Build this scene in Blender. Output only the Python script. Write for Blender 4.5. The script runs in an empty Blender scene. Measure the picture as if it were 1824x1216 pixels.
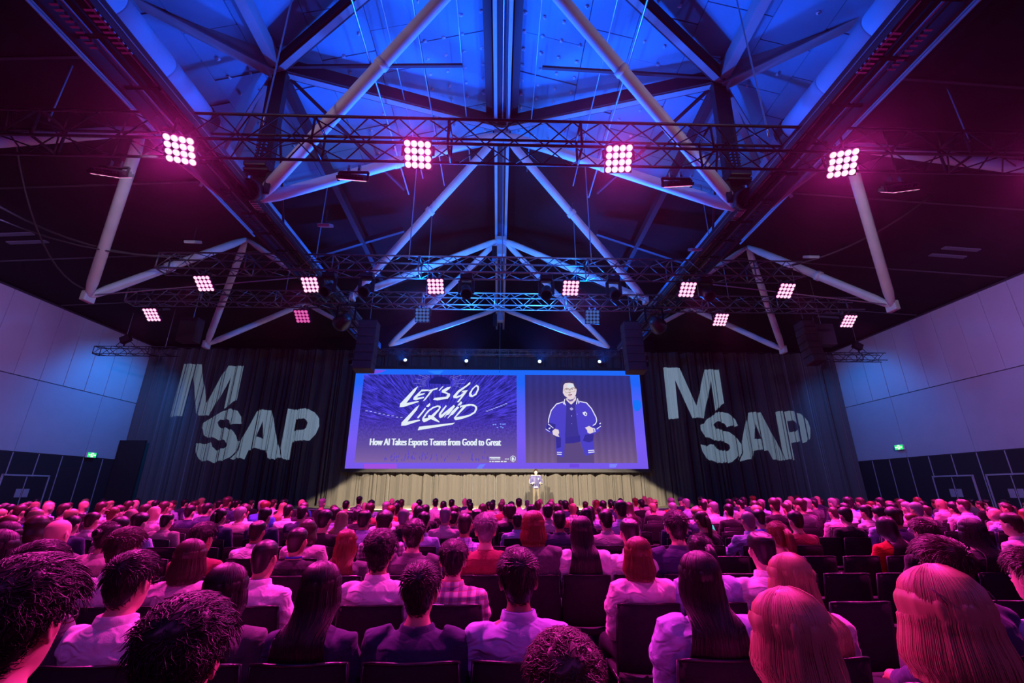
import bpy, bmesh, math, random
import numpy as np
from mathutils import Vector, Matrix, noise, Quaternion
R=math.radians
random.seed(11)
rng=np.random.default_rng(4)
sc=bpy.context.scene
COL=sc.collection
# ------------------------------------------------------------------ camera, world, exposure
cd=bpy.data.cameras.new('camera'); cam=bpy.data.objects.new('camera',cd); COL.objects.link(cam)
cd.sensor_width=36; cd.lens=782/1824*36; cd.clip_start=.05; cd.clip_end=200
cam.location=(0,0,1.56); cam.rotation_euler=(R(90+18.72),0,R(-1.66))
sc.camera=cam
wd=bpy.data.worlds.new('world'); sc.world=wd; wd.use_nodes=True
wd.node_tree.nodes['Background'].inputs[0].default_value=(.10,.05,.22,1)
wd.node_tree.nodes['Background'].inputs[1].default_value=.02
vv=wd.node_tree.nodes.new('ShaderNodeVolumeScatter'); vv.inputs['Density'].default_value=.00034; vv.inputs['Anisotropy'].default_value=.9   # thin stage haze
wd.node_tree.links.new(vv.outputs[0],wd.node_tree.nodes['World Output'].inputs['Volume'])
vs=sc.view_settings
vs.view_transform='Standard'; vs.look='None'; vs.exposure=0; vs.gamma=1; vs.use_curve_mapping=False
try:
    sc.cycles.max_bounces=5; sc.cycles.diffuse_bounces=3; sc.cycles.glossy_bounces=2; sc.cycles.transmission_bounces=2
    sc.cycles.sample_clamp_indirect=3; sc.cycles.use_light_tree=True
    sc.cycles.caustics_reflective=False; sc.cycles.caustics_refractive=False
except Exception: pass
ROWS=[1.42,2.42,3.42,4.45,5.5,6.5,7.5,8.5,9.5,10.5,11.5,12.5,13.5,14.5,15.5,16.5]
PEOPLE=[(0,-1.29,1.027,'c d D g'),(0,-0.84,0.952,'c d D g'),(0,0.18,0.883,'c n D -'),(0,0.82,0.982,'l y P -'),(0,1.27,1.025,'o y F -'),(1,-2.2,0.996,'s d G -'),(1,-1.75,0.961,'s d W g'),(1,-1.3,0.929,'l d G -'),(1,-0.85,0.934,'l d V -'),(1,-0.37,0.924,'s d N -'),(1,0.1,0.965,'s d L b'),(1,1,0.963,'l d L -'),(1,1.45,0.956,'l y P -'),(1,2.25,0.997,'s n N -'),(1,2.71,0.962,'s n L r'),(2,-3.41,0.988,'l d P b'),(2,-2.57,0.987,'s n W b'),(2,-2.12,0.94,'o n P g'),(2,-1.61,0.938,'z d W b'),(2,-0.82,0.962,'c d W r'),(2,-0.31,0.924,'s d X r'),(2,0.99,0.944,'o r Q -'),(2,1.44,0.96,'p d L -'),(2,1.89,0.971,'h d W -'),(3,-4.43,0.981,'o d D -'),(3,-3.98,0.998,'b d G -'),(3,-3.53,0.98,'u d T -'),(3,-2.68,0.964,'s d M g'),(3,-1.83,0.941,'z d D b'),(3,-1.39,0.925,'l r G -'),(3,-0.78,0.976,'s d G -'),(3,-0.12,1.016,'s g M -'),(3,0.33,1.045,'o r G -'),(3,0.78,1.007,'l d W -'),(3,1.23,0.995,'h d W b'),(3,1.68,1.029,'s d N -'),(3,2.63,0.975,'p r D -'),(3,4.07,0.984,'s n D g'),(3,4.53,0.991,'l d D -'),(4,-5.17,0.989,'o n P -'),(4,-4.27,0.979,'u d D -'),(4,-2.73,0.936,'h d W b'),(4,-2.17,0.949,'o n P -'),(4,-1.31,1.003,'s d X -'),(4,-0.38,0.993,'z d X r'),(4,4.58,0.964,'l d R -'),(4,6.11,0.986,'s n P g'),(5,-6.49,0.937,'s r P -'),(5,-5.67,0.946,'u d N -'),(5,-4.8,0.956,'s d L -'),(5,-2.35,0.986,'s d D -'),(5,-1.82,0.991,'h d L b'),(5,-1.02,0.958,'s d L b'),(5,0.84,0.972,'s d N -'),(5,1.48,0.977,'s d P -'),(5,2.82,0.981,'p n D g'),(5,3.47,0.97,'z g L b'),(5,4.14,0.969,'s d M -'),(5,5.57,1.001,'s d N -'),(6,-7.12,0.965,'s y P -'),(6,-6.26,0.933,'s n P -'),(6,-5.69,0.982,'b n P -'),(6,-5.13,0.932,'h d T -'),(6,-4.33,0.987,'p d N -'),(6,-3.64,0.981,'s d N -'),(6,-2.45,0.954,'l y P -'),(6,-1.49,0.96,'s g D -'),(6,-0.84,0.978,'s g P -'),(6,-0.34,0.971,'h d D r'),(6,0.3,0.921,'z d L -'),(6,1.4,0.983,'l d D -'),(6,1.96,1.06,'s d L b'),(6,2.82,0.943,'s d N -'),(6,4.19,0.948,'s d B -'),(6,5.62,0.979,'s d D -'),(6,6.19,0.992,'s d L -'),(6,6.71,0.907,'s r D g'),(7,-8.69,0.941,'s y P -'),(7,-8.14,0.966,'s d B -'),(7,-7.47,0.941,'s y D -'),(7,-6.77,0.976,'u r P -'),(7,-6.06,0.989,'b n P -'),(7,-4.57,0.967,'s g T -'),(7,-3.49,0.981,'s d N -'),(7,-2.91,0.959,'s d L -'),(7,-2.04,0.925,'o y W -'),(7,-1.43,0.982,'o d D -'),(7,-0.8,0.906,'s d G -'),(7,0.22,0.985,'c n D -'),(7,0.89,0.992,'s d P -'),(7,1.95,0.934,'s r N -'),(7,3.61,0.952,'s y N -'),(7,4.73,0.974,'s y D -'),(7,6.77,0.98,'s d P -'),(7,7.73,1.017,'s g L -'),(7,9.21,0.952,'b n L b'),(7,9.78,0.941,'l r B -'),(8,-9.35,0.975,'s n D -'),(8,-8.52,0.991,'s n D -'),(8,-7.48,0.958,'s n P -'),(8,-6.96,0.982,'s n L -'),(8,-6.09,0.965,'s d N -'),(8,-5.03,0.973,'c n W -'),(8,-4.18,0.972,'s d W r'),(8,-2.8,0.907,'s d D -'),(8,-2.15,0.961,'s r P -'),(8,-1.47,0.97,'s d D -'),(8,-0.88,0.954,'s n D -'),(8,0.17,0.97,'s d P -'),(8,0.67,0.985,'o d D -'),(8,1.19,0.974,'s n M -'),(8,1.85,0.956,'o d X -'),(8,4.05,0.962,'o d P -'),(8,4.71,0.974,'s d D -'),(8,5.68,1.057,'s n D -'),(8,6.23,1.048,'s n G -'),(8,6.88,0.936,'z n P b'),(8,8.14,0.997,'s d P -'),(8,8.84,0.963,'h n D -'),(8,9.67,1.055,'h n L -'),(8,10.24,0.926,'s n T -'),(9,-10.57,0.959,'s d G -'),(9,-9.77,1.005,'b n D -'),(9,-8.65,0.996,'s n P -'),(9,-7.31,1.004,'s n W -'),(9,-6.37,0.977,'s d N -'),(9,-5.14,1.002,'s r B -'),(9,-4.29,0.993,'h n D -'),(9,-2.84,0.965,'c n M -'),(9,-2.28,0.965,'c d R -'),(9,-1.78,0.947,'l d R -'),(9,-0.35,0.973,'l n D -'),(9,1.17,0.985,'c n P -'),(9,1.67,0.981,'b n X r'),(9,2.28,0.929,'p n T -'),(9,2.93,0.998,'l n D -'),(9,3.93,0.978,'s g W -'),(9,4.87,0.988,'s g W -'),(9,5.82,1.006,'s n P -'),(9,6.55,0.969,'s n R -'),(9,7.9,0.962,'s d W -'),(9,8.43,0.959,'b d L -'),(9,9.34,0.986,'s g P -'),(9,10.44,0.976,'c d P -'),(9,11.71,0.975,'p n P -'),(10,-11.85,0.942,'p n T b'),(10,-11.25,0.978,'h n G -'),(10,-10.68,0.982,'h g L b'),(10,-9.89,1.006,'b n D -'),(10,-8.84,0.996,'s n D -'),(10,-7.92,0.955,'s y X -'),(10,-7.09,0.937,'c n P -'),(10,-5.69,1.004,'s g B -'),(10,-5.19,0.975,'l y P -'),(10,-3.98,0.92,'s n D -'),(10,-2.73,0.973,'s g P -'),(10,-2.03,0.973,'b n P -'),(10,0.07,0.981,'z n M -'),(10,0.96,1.001,'z n P -'),(10,2.58,0.99,'s d P -'),(10,3.81,0.96,'h y D -'),(10,5.07,0.989,'s d P -'),(10,7.7,1.028,'s g D -'),(10,8.76,1.048,'c d W -'),(10,9.41,0.926,'o d T -'),(10,10.12,1.027,'l n P -'),(10,11.13,1.037,'b n P -'),(10,12.77,0.952,'s g L -'),(10,13.4,0.948,'c n X -'),(11,-11.98,0.982,'b g P -'),(11,-9.46,1.01,'b n P -'),(11,-8.92,0.989,'s d D -'),(11,-7.93,0.978,'s n L -'),(11,-7.11,1.052,'s n N g'),(11,-4.02,0.997,'z d D -'),(11,-1.46,0.985,'z d P -'),(11,-0.17,0.967,'s d W b'),(11,0.34,0.962,'s d L -'),(11,1.78,0.984,'s d N -'),(11,3.13,0.962,'s d N -'),(11,4.2,1.015,'u y P -'),(11,5.06,1.015,'s g L -'),(11,6.55,0.981,'s d T -'),(11,7.08,0.957,'s n D -'),(11,7.85,1.003,'b n P -'),(11,9.08,1.024,'s g N -'),(11,9.86,1.035,'s n B -'),(11,10.42,1.035,'s d L -'),(11,11,0.98,'s n X -'),(11,11.58,0.968,'s d B -'),(12,-13.75,0.92,'s g W -'),(12,-12.03,0.926,'s n X b'),(12,-10.91,0.975,'h y X b'),(12,-10.35,0.939,'s d G -'),(12,-9.78,0.982,'h y X -'),(12,-9.17,0.973,'s n L -'),(12,-8.65,0.947,'b d N -'),(12,-7.88,0.983,'s d T -'),(12,-6.09,0.994,'s d D -'),(12,-5.59,1.005,'b n D -'),(12,-5.02,1.005,'s g D -'),(12,-3.63,0.974,'s d X -'),(12,-3.13,0.932,'o d P -'),(12,-2.27,0.981,'s d W -'),(12,-0.8,0.928,'s d D -'),(12,-0.28,0.941,'s d D -'),(12,0.59,1.015,'s d W -'),(12,1.97,0.922,'s n D -'),(12,2.84,0.99,'l r R -'),(12,4.14,0.99,'s d D -'),(12,5.03,1.013,'s g O -'),(12,6,1.013,'b n P -'),(12,6.74,0.989,'s d L -'),(12,7.69,0.988,'s g L -'),(12,8.71,0.966,'h n D -'),(12,9.26,0.983,'s d G -'),(12,9.79,0.921,'s y B -'),(12,10.34,0.944,'p d L b'),(12,10.95,0.946,'s r X b'),(12,11.52,0.946,'s y W b'),(12,12.39,1.046,'l r P -'),(12,13.16,0.949,'s y X -'),(12,13.72,0.955,'s n D -'),(12,14.26,0.966,'u n D -'),(13,-14.09,0.936,'s g D -'),(13,-13.53,0.95,'s y L -'),(13,-12.51,0.937,'s n W -'),(13,-11.87,0.943,'h d D b'),(13,-10.17,0.926,'l d W -'),(13,-8.56,0.925,'l n T -'),(13,-7.94,0.962,'s d X -'),(13,-6.85,0.983,'s n W -'),(13,-4.67,0.943,'s n W -'),(13,-4.1,0.924,'b n D -'),(13,-2.98,0.979,'s n M -'),(13,-2.44,0.952,'s r W -'),(13,-1.94,0.99,'s d W -'),(13,-1.44,0.977,'s d P -'),(13,-0.9,0.977,'s d P -'),(13,-0.18,0.923,'u n W -'),(13,1.64,1.001,'b n P -'),(13,2.7,0.93,'s n D -'),(13,3.49,0.95,'s d N -'),(13,4.27,1,'s r P -'),(13,6.62,0.972,'s n D -'),(13,7.7,1.024,'s d N -'),(13,8.24,0.95,'h d W -'),(13,8.82,1.011,'s g P -'),(13,9.95,1.011,'k d N -'),(13,11.02,0.974,'s y D -'),(13,13.88,0.963,'s n G -'),(13,15.56,0.967,'s d P -'),(13,16.06,0.951,'s d B -'),(14,-10.17,0.966,'s d N -'),(14,-8.58,0.946,'c d D -'),(14,-6.32,0.926,'s d B -'),(14,-4.57,1.03,'s d F -'),(14,-3.5,1.003,'b n P -'),(14,-1.11,1.003,'b n N -'),(14,0.13,0.989,'b n P -'),(14,1.38,0.988,'b n P -'),(14,2.06,0.944,'s n G -'),(14,3.19,0.96,'b d X -'),(14,3.73,0.96,'s n P -'),(14,5.06,1.014,'l y P -'),(14,6.11,1.014,'k d N -'),(14,6.8,1.027,'s d D -'),(14,7.98,0.999,'s d N -'),(14,10.11,1.04,'s n D -'),(14,10.76,1.053,'b n N -'),(14,12.71,0.938,'l n D -'),(14,13.28,0.927,'s n D -'),(14,16.1,0.965,'s d G -'),(14,17.26,0.966,'u n N -'),(15,-15.8,0.982,'s d D -'),(15,-14.18,0.969,'s y L -'),(15,-13.56,0.987,'l d B -'),(15,-12.44,0.985,'o d N -'),(15,-10.27,0.982,'s y P -'),(15,-8.55,0.938,'s n D -'),(15,-7.43,0.925,'s d D -'),(15,-3.53,0.929,'s d L b'),(15,-0.19,0.94,'s n W -'),(15,1.01,0.93,'s g W -'),(15,2.57,1.003,'b n D -'),(15,4.33,0.988,'p d D -'),(15,5.19,1.046,'b n D -'),(15,9.12,1.03,'s r P -'),(15,10.5,1.044,'b n D -'),(15,11.6,0.958,'s n G -'),(15,12.14,0.977,'s g D -'),(15,14.42,0.953,'c r L -')]
ART={'script': [[(-4.623,7.172),(-4.854,7.004),(-5.564,6.155),(-5.575,5.956),(-5.364,5.968),(-4.508,6.269),(-4.575,6.317),(-5.212,6.2),(-4.773,6.851)],[(-4.41,6.974),(-4.821,6.539),(-4.853,6.392),(-4.69,6.36),(-4.255,6.488),(-4.249,6.558),(-4.647,6.502),(-4.593,6.578),(-4.242,6.706),(-4.22,6.777),(-4.523,6.721),(-4.424,6.853),(-4.05,6.899),(-4.012,6.982)],[(-4.015,6.943),(-3.484,7.09),(-3.559,6.979),(-3.772,6.923),(-4.178,6.363),(-4.313,6.297),(-3.92,6.889),(-4.048,6.866)],[(-3.271,7.147),(-3.175,7.17),(-3.394,6.914),(-3.459,6.925)],[(-2.768,7.151),(-2.972,7.116),(-3.261,6.948),(-3.281,6.822),(-2.953,6.714),(-3.0,6.577),(-3.666,6.491),(-3.741,6.398),(-3.498,6.356),(-2.914,6.457),(-2.797,6.605),(-2.792,6.742),(-3.067,6.85),(-2.848,7.017)],[(-1.67,7.425),(-1.777,7.369),(-1.866,7.268),(-2.368,6.921),(-2.625,6.606),(-2.593,6.497),(-2.405,6.482),(-2.141,6.609),(-2.396,6.265),(-2.288,6.254),(-1.93,6.747),(-1.802,6.958),(-2.098,6.912),(-2.159,6.829),(-2.03,6.829),(-2.197,6.68),(-2.436,6.591),(-2.31,6.8),(-1.836,7.179),(-1.677,7.302)],[(-1.322,7.277),(-1.561,7.053),(-1.726,6.776),(-1.709,6.595),(-1.546,6.553),(-1.307,6.685),(-1.169,7.0),(-1.184,7.194)],[(-4.481,6.107),(-4.698,5.929),(-5.401,5.109),(-5.402,4.931),(-5.168,4.942),(-4.374,5.218),(-4.431,5.281),(-5.08,5.163),(-4.609,5.801)],[(-4.149,5.951),(-4.104,5.87),(-4.348,5.52),(-4.495,5.332),(-4.565,5.385),(-4.284,5.761)],[(-3.91,6.209),(-3.864,6.101),(-3.963,5.979),(-4.097,5.978),(-4.088,6.046)],[(-3.31,6.05),(-3.279,5.955),(-3.376,5.766),(-3.638,5.443),(-3.318,5.178),(-3.315,5.12),(-3.694,5.256),(-3.79,5.309),(-4.06,5.162),(-4.177,5.127),(-4.27,5.227),(-4.271,5.36),(-4.164,5.547),(-3.992,5.79),(-3.736,5.98),(-3.473,6.076)],[(-3.004,6.092),(-2.947,6.038),(-3.234,5.605),(-3.257,5.538),(-3.18,5.592),(-2.56,6.108),(-2.482,6.027),(-2.805,5.567),(-2.936,5.526),(-3.037,5.406),(-3.064,5.419),(-2.916,5.66),(-3.17,5.405),(-3.288,5.359),(-3.359,5.444),(-3.362,5.605),(-3.243,5.793)],[(-2.355,6.028),(-2.253,5.96),(-2.59,5.555),(-2.695,5.514),(-2.861,5.34),(-2.881,5.366),(-2.751,5.554),(-2.652,5.742)],[(-2.164,6.32),(-2.094,6.233),(-2.157,6.11),(-2.329,6.055),(-2.345,6.096)],[(-2.208,6.056),(-1.7,6.167),(-1.457,6.155),(-1.265,6.033),(-1.239,5.884),(-1.336,5.668),(-1.625,5.479),(-2.048,5.33),(-2.417,5.249),(-2.478,5.288),(-2.53,5.381),(-2.058,6.002),(-2.204,5.947)],[(-4.415,4.888),(-2.455,5.116),(-2.567,5.016),(-4.48,4.685)]],'holes': [[(-1.347,7.165),(-1.531,6.959),(-1.606,6.749),(-1.522,6.651),(-1.363,6.778),(-1.262,7.027),(-1.281,7.149)],[(-3.415,5.995),(-3.383,5.9),(-3.637,5.657),(-3.788,5.509),(-3.91,5.535),(-3.972,5.468),(-3.941,5.388),(-4.098,5.348),(-4.192,5.36),(-4.079,5.468),(-4.07,5.548),(-3.884,5.763),(-3.652,5.926)],[(-1.844,6.03),(-1.589,6.072),(-1.399,6.019),(-1.342,5.911),(-1.418,5.722),(-1.681,5.559),(-2.106,5.463),(-2.411,5.422)]],'text': [(-7.009,3.862),(0.096,3.881),(-7.04,4.156)],'slide': [(-7.761,7.846),(0.999,7.855),(1.022,2.89),(-7.764,2.925)],'small': [(-0.509,3.227),(0.08,3.228),(-0.508,3.127),(0.081,3.128),(-0.506,3.027),(0.423,3.028),(0.334,3.163),(0.541,3.164)],'shield': [[(0.619,3.264),(0.764,3.36),(0.915,3.265),(0.914,3.114),(0.774,2.999),(0.635,3.099)]],'feed': [(1.467,7.864),(7.575,7.894),(7.627,2.971),(1.488,2.983)],'feedpic': {'trousers': [[(3.165,3.306),(3.621,3.997),(4.469,4.063),(4.713,3.351),(5.194,3.477),(5.185,2.98),(3.163,2.976)]],'polo': [[(3.778,6.326),(4.385,6.419),(4.423,5.354),(4.493,4.105),(4.098,4.011),(3.642,3.997),(3.69,5.79)]],'jacket': [[(3.622,6.325),(3.193,6.166),(2.939,5.831),(2.723,5.215),(2.57,4.868),(2.621,4.653),(2.944,4.504),(3.158,4.398),(3.117,3.806),(3.167,3.347),(3.549,3.245),(3.704,5.002),(3.789,6.057),(3.754,6.281)],[(4.474,6.397),(4.914,6.265),(5.21,5.976),(5.464,5.402),(5.688,5.097),(5.674,4.88),(5.572,4.664),(5.301,4.534),(5.201,4.32),(5.233,3.77),(5.237,3.477),(4.712,3.33),(4.53,3.978),(4.389,4.66),(4.281,6.105),(4.379,6.284)]],'shade': [[(3.136,4.398),(3.416,4.314),(3.398,3.807),(3.158,3.722)],[(2.722,5.172),(3.135,5.043),(3.139,4.484),(2.903,4.611),(2.623,4.718),(2.606,4.911)],[(4.774,4.489),(5.257,4.534),(5.191,4.15),(4.968,4.064),(4.625,4.148)],[(5.462,5.358),(5.688,5.097),(5.649,4.837),(5.234,4.878),(5.288,5.052)],[(3.698,4.315),(4.488,4.446),(4.493,4.105),(3.642,3.997)]],'skin': [[(3.785,6.513),(4.371,6.636),(4.342,6.417),(4.094,6.169),(4.017,6.189),(3.809,6.395)],[(3.632,7.172),(3.72,7.385),(3.93,7.427),(4.229,7.419),(4.335,7.137),(4.42,7.037),(4.379,6.796),(4.301,6.616),(4.168,6.496),(4.028,6.451),(3.874,6.534),(3.702,6.672),(3.619,6.831)],[(2.949,4.676),(3.106,4.805),(3.3,4.742),(3.329,4.57),(3.269,4.484),(3.339,4.348),(3.158,4.398),(2.987,4.483)],[(4.785,4.868),(5.019,4.964),(5.231,4.835),(5.262,4.62),(5.039,4.533),(4.911,4.597),(4.896,4.726)]],'glow': [[(3.907,7.336),(4.186,7.358),(4.258,7.177),(4.076,7.115),(3.899,7.154)]],'neck_shade': [[(3.833,6.494),(4.027,6.435),(4.227,6.496),(4.31,6.596),(4.35,6.596),(4.142,6.357),(3.983,6.326)]],'hair': [[(3.621,6.871),(3.519,7.071),(3.478,7.293),(3.594,7.476),(3.817,7.589),(4.077,7.591),(4.292,7.501),(4.424,7.319),(4.434,7.117),(4.381,7.056),(4.307,7.157),(4.237,7.379),(4.03,7.418),(3.77,7.396),(3.666,7.274),(3.65,7.112)]],'stripe': [[(3.622,6.334),(3.217,6.21),(2.894,5.831),(2.74,5.346),(2.721,5.128),(2.765,5.129),(2.793,5.347),(2.947,5.809),(3.237,6.153),(3.629,6.28)],[(4.539,6.366),(4.96,6.287),(5.231,5.954),(5.467,5.446),(5.484,5.227),(5.399,5.053),(5.239,4.965),(5.206,4.991),(5.357,5.096),(5.431,5.227),(5.417,5.424),(5.185,5.922),(4.921,6.233),(4.537,6.321)],[(3.694,6.473),(3.744,6.483),(3.663,6.157),(3.605,6.196)],[(3.708,6.315),(3.759,6.118),(3.71,6.114),(3.675,6.216)],[(4.405,6.517),(4.464,6.517),(4.389,6.171),(4.341,6.19)],[(4.463,6.497),(4.55,6.26),(4.488,6.201),(4.465,6.319)],[(3.173,3.547),(3.44,3.539),(3.438,3.502),(3.172,3.505)],[(3.17,3.451),(3.427,3.431),(3.417,3.389),(3.169,3.406)],[(4.88,3.643),(5.227,3.669),(5.224,3.619),(4.89,3.593)],[(4.887,3.543),(5.243,3.581),(5.231,3.527),(4.901,3.493)],[(2.733,5.094),(3.019,4.848),(2.997,4.818),(2.719,5.05)],[(2.581,4.803),(2.817,4.654),(2.795,4.628),(2.58,4.76)],[(2.757,4.847),(2.867,4.869),(2.821,4.783),(2.742,4.783)],[(5.211,4.857),(5.34,4.814),(5.36,4.642),(5.306,4.611),(5.293,4.771)],[(5.428,4.814),(5.657,4.967),(5.687,4.941),(5.438,4.767)],[(5.601,5.119),(5.683,5.15),(5.687,5.076),(5.606,5.053)]],'badge': [[(4.685,5.716),(4.843,5.774),(4.948,5.664),(4.919,5.54),(4.829,5.509),(4.723,5.597)]],'mouth': [[(3.911,6.723),(4.14,6.75),(4.128,6.704),(3.999,6.684),(3.92,6.689)]],'lip': [[(3.939,6.673),(4.107,6.69),(4.075,6.614),(3.985,6.604)]],'nose': [[(3.946,6.853),(4.066,6.864),(4.053,6.814),(3.964,6.809)]],'glasses': [[(3.706,7.042),(3.818,7.103),(3.956,7.084),(4.012,7.014),(4.096,7.105),(4.217,7.146),(4.334,7.106),(4.423,7.107),(4.412,7.077),(4.332,7.072),(4.215,7.112),(4.104,7.065),(4.021,6.974),(3.982,6.994),(3.935,7.054),(3.817,7.069),(3.725,7.012)]],'rim': [[(3.731,7.002),(3.75,6.892),(3.827,6.842),(3.947,6.869),(3.982,6.994),(4.002,6.994),(3.966,6.849),(3.826,6.818),(3.734,6.872),(3.711,7.002)],[(4.051,6.994),(4.087,6.894),(4.205,6.895),(4.296,6.925),(4.332,7.072),(4.352,7.066),(4.315,6.905),(4.204,6.871),(4.076,6.874),(4.031,6.984)]],'eye': [[(3.785,7.022),(3.855,7.043),(3.903,7.013),(3.849,6.989)],[(4.103,7.045),(4.174,7.071),(4.222,7.045),(4.167,7.019)]],'button': [[(4.025,5.527),(4.061,5.55),(4.095,5.519),(4.058,5.475)],[(4.356,5.617),(4.383,5.635),(4.409,5.609),(4.381,5.582)],[(4.023,5.082),(4.05,5.099),(4.075,5.073),(4.048,5.056)],[(3.972,5.96),(4.098,5.992),(4.183,5.904),(4.068,5.814),(3.987,5.881)]]},'corner': [(-8.235,8.125),(8.11,8.148),(8.142,2.719),(-8.246,2.64)],'border': [[(-7.926,8.127),(-6.512,8.098),(-6.876,7.926),(-7.302,7.856),(-7.689,7.931)],[(-3.221,8.107),(-3.445,7.879),(-3.773,7.893),(-4.166,8.071)],[(-7.229,2.897),(-5.488,2.899),(-5.467,2.653),(-7.203,2.651)],[(-1.028,2.887),(-0.695,2.907),(-0.921,2.664),(-1.202,2.664)],[(7.613,6.405),(7.859,6.479),(8.063,6.36),(8.084,6.074),(7.942,5.837),(7.7,5.788),(7.603,6.024)],[(3.845,2.913),(4.367,2.914),(4.357,2.727),(3.838,2.726)],[(6.026,2.925),(6.473,2.926),(6.33,2.729),(6.003,2.729)]]}
GOBO=[[(-18.11,8.49),(-17.14,8.45),(-16.42,6.2),(-15.66,8.38),(-14.79,8.37),(-14.79,6.38),(-14.98,6.29),(-15.36,5.88),(-15.35,7.7),(-16.1,5.54),(-16.75,5.49),(-17.49,7.71),(-17.55,5.48),(-18.14,5.46)],[(-14.22,5.12),(-14.32,5.49),(-14.61,5.76),(-15.05,5.89),(-15.4,5.78),(-15.95,5.4),(-16.35,5.11),(-16.37,4.85),(-16.16,4.49),(-15.76,4.31),(-15.06,4.16),(-14.87,4.03),(-14.84,3.85),(-14.97,3.72),(-15.29,3.67),(-15.6,3.8),(-15.73,4.03),(-16.49,4.0),(-16.43,3.62),(-16.26,3.32),(-15.91,3.12),(-15.38,3.02),(-14.84,3.1),(-14.57,3.25),(-14.24,3.62),(-14.18,4.08),(-14.4,4.44),(-14.77,4.73),(-15.2,4.84),(-15.48,4.93),(-15.6,5.12),(-15.5,5.27),(-15.25,5.33),(-14.97,5.22),(-14.85,5.01)],[(-13.49,5.84),(-12.73,5.85),(-12.52,5.23),(-11.98,3.68),(-11.83,3.21),(-12.53,3.23),(-12.69,3.7),(-13.57,3.73),(-13.72,3.2),(-14.49,3.21),(-14.16,3.62),(-14.13,4.19),(-13.75,5.12)],[(-11.89,5.88),(-10.94,5.94),(-10.39,5.78),(-10.06,5.35),(-10.0,4.93),(-10.15,4.46),(-10.42,4.2),(-11.32,4.14),(-11.33,3.23),(-11.79,3.2),(-11.93,3.73)]]
GHOLE=[[(-13.14,5.2),(-12.92,4.29),(-13.37,4.34)],[(-11.3,5.37),(-10.85,5.36),(-10.66,5.14),(-10.72,4.82),(-10.92,4.74),(-11.31,4.74)]]
GOBO_W=25000
# ------------------------------------------------------------------ materials
MATS={}
def mat(name,col=(.5,.5,.5),rough=.6,metal=0,spec=.4,var=0,vscale=8,bump=0,bscale=60,emit=None,es=0,sheen=0,crease=0):
    if name in MATS: return MATS[name]
    m=bpy.data.materials.new(name); m.use_nodes=True; nt=m.node_tree; N=nt.nodes; L=nt.links
    b=N['Principled BSDF']
    b.inputs['Base Color'].default_value=(*col,1); b.inputs['Roughness'].default_value=rough
    b.inputs['Metallic'].default_value=metal; b.inputs['Specular IOR Level'].default_value=spec
    if sheen: b.inputs['Sheen Weight'].default_value=sheen
    if emit: b.inputs['Emission Color'].default_value=(*emit,1); b.inputs['Emission Strength'].default_value=es
    if var or bump or crease:
        tc=N.new('ShaderNodeTexCoord')
        if var:
            n=N.new('ShaderNodeTexNoise'); n.inputs['Scale'].default_value=vscale; n.inputs['Detail'].default_value=4
            L.new(tc.outputs['Object'],n.inputs['Vector'])
            r=N.new('ShaderNodeMapRange'); r.inputs[1].default_value=.3; r.inputs[2].default_value=.7; r.inputs[3].default_value=1-var; r.inputs[4].default_value=1+var
            L.new(n.outputs['Fac'],r.inputs[0])
            mx=N.new('ShaderNodeMix'); mx.data_type='RGBA'; mx.blend_type='MULTIPLY'; mx.inputs[0].default_value=1
            mx.inputs[6].default_value=(*col,1); L.new(r.outputs[0],mx.inputs[7]); L.new(mx.outputs[2],b.inputs['Base Color'])
        if bump:
            n2=N.new('ShaderNodeTexNoise'); n2.inputs['Scale'].default_value=bscale; n2.inputs['Detail'].default_value=3
            L.new(tc.outputs['Object'],n2.inputs['Vector'])
            bp=N.new('ShaderNodeBump'); bp.inputs['Strength'].default_value=bump; bp.inputs['Distance'].default_value=.02
            L.new(n2.outputs['Fac'],bp.inputs['Height']); L.new(bp.outputs[0],b.inputs['Normal'])
        if crease:
            mp=N.new('ShaderNodeMapping'); mp.inputs['Scale'].default_value=(1,1,1.7); L.new(tc.outputs['Object'],mp.inputs[0])
            n3=N.new('ShaderNodeTexNoise'); n3.inputs['Scale'].default_value=9; n3.inputs['Detail'].default_value=3; n3.inputs['Distortion'].default_value=1.6; n3.noise_type='RIDGED_MULTIFRACTAL'
            L.new(mp.outputs[0],n3.inputs['Vector'])
            b3=N.new('ShaderNodeBump'); b3.inputs['Strength'].default_value=crease; b3.inputs['Distance'].default_value=.012; L.new(n3.outputs['Fac'],b3.inputs['Height'])
            if bump: L.new(bp.outputs[0],b3.inputs['Normal'])
            L.new(b3.outputs[0],b.inputs['Normal'])
    MATS[name]=m; return m
def emat(name,col,s):
    if name in MATS: return MATS[name]
    m=bpy.data.materials.new(name); m.use_nodes=True; nt=m.node_tree; nt.nodes.clear()
    o=nt.nodes.new('ShaderNodeOutputMaterial'); e=nt.nodes.new('ShaderNodeEmission')
    e.inputs[0].default_value=(*col,1); e.inputs[1].default_value=s; nt.links.new(e.outputs[0],o.inputs[0])
    m.cycles.emission_sampling='NONE'
    MATS[name]=m; return m
BLK=mat('black_metal',(.02,.02,.022),.4,.6)
TRUSS=mat('truss_aluminium',(.24,.245,.26),.38,.75)
TRUSS_DARK=mat('truss_unlit_dark',(.035,.03,.035),.4,.5)  # missing light on the nearest truss is put into this darker metal
WHITE=mat('white_painted_steel',(.78,.76,.74),.45,0,.4,var=.06,vscale=3)
STEEL=mat('galvanised_steel',(.5,.52,.55),.32,.8)
DSTEEL=mat('dark_red_oxide_steel',(.05,.02,.03),.6,0)
GREYST=mat('grey_painted_beam',(.35,.36,.38),.5,0,var=.08,vscale=2)
CHROME=mat('bright_steel',(.7,.7,.72),.2,1)
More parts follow.
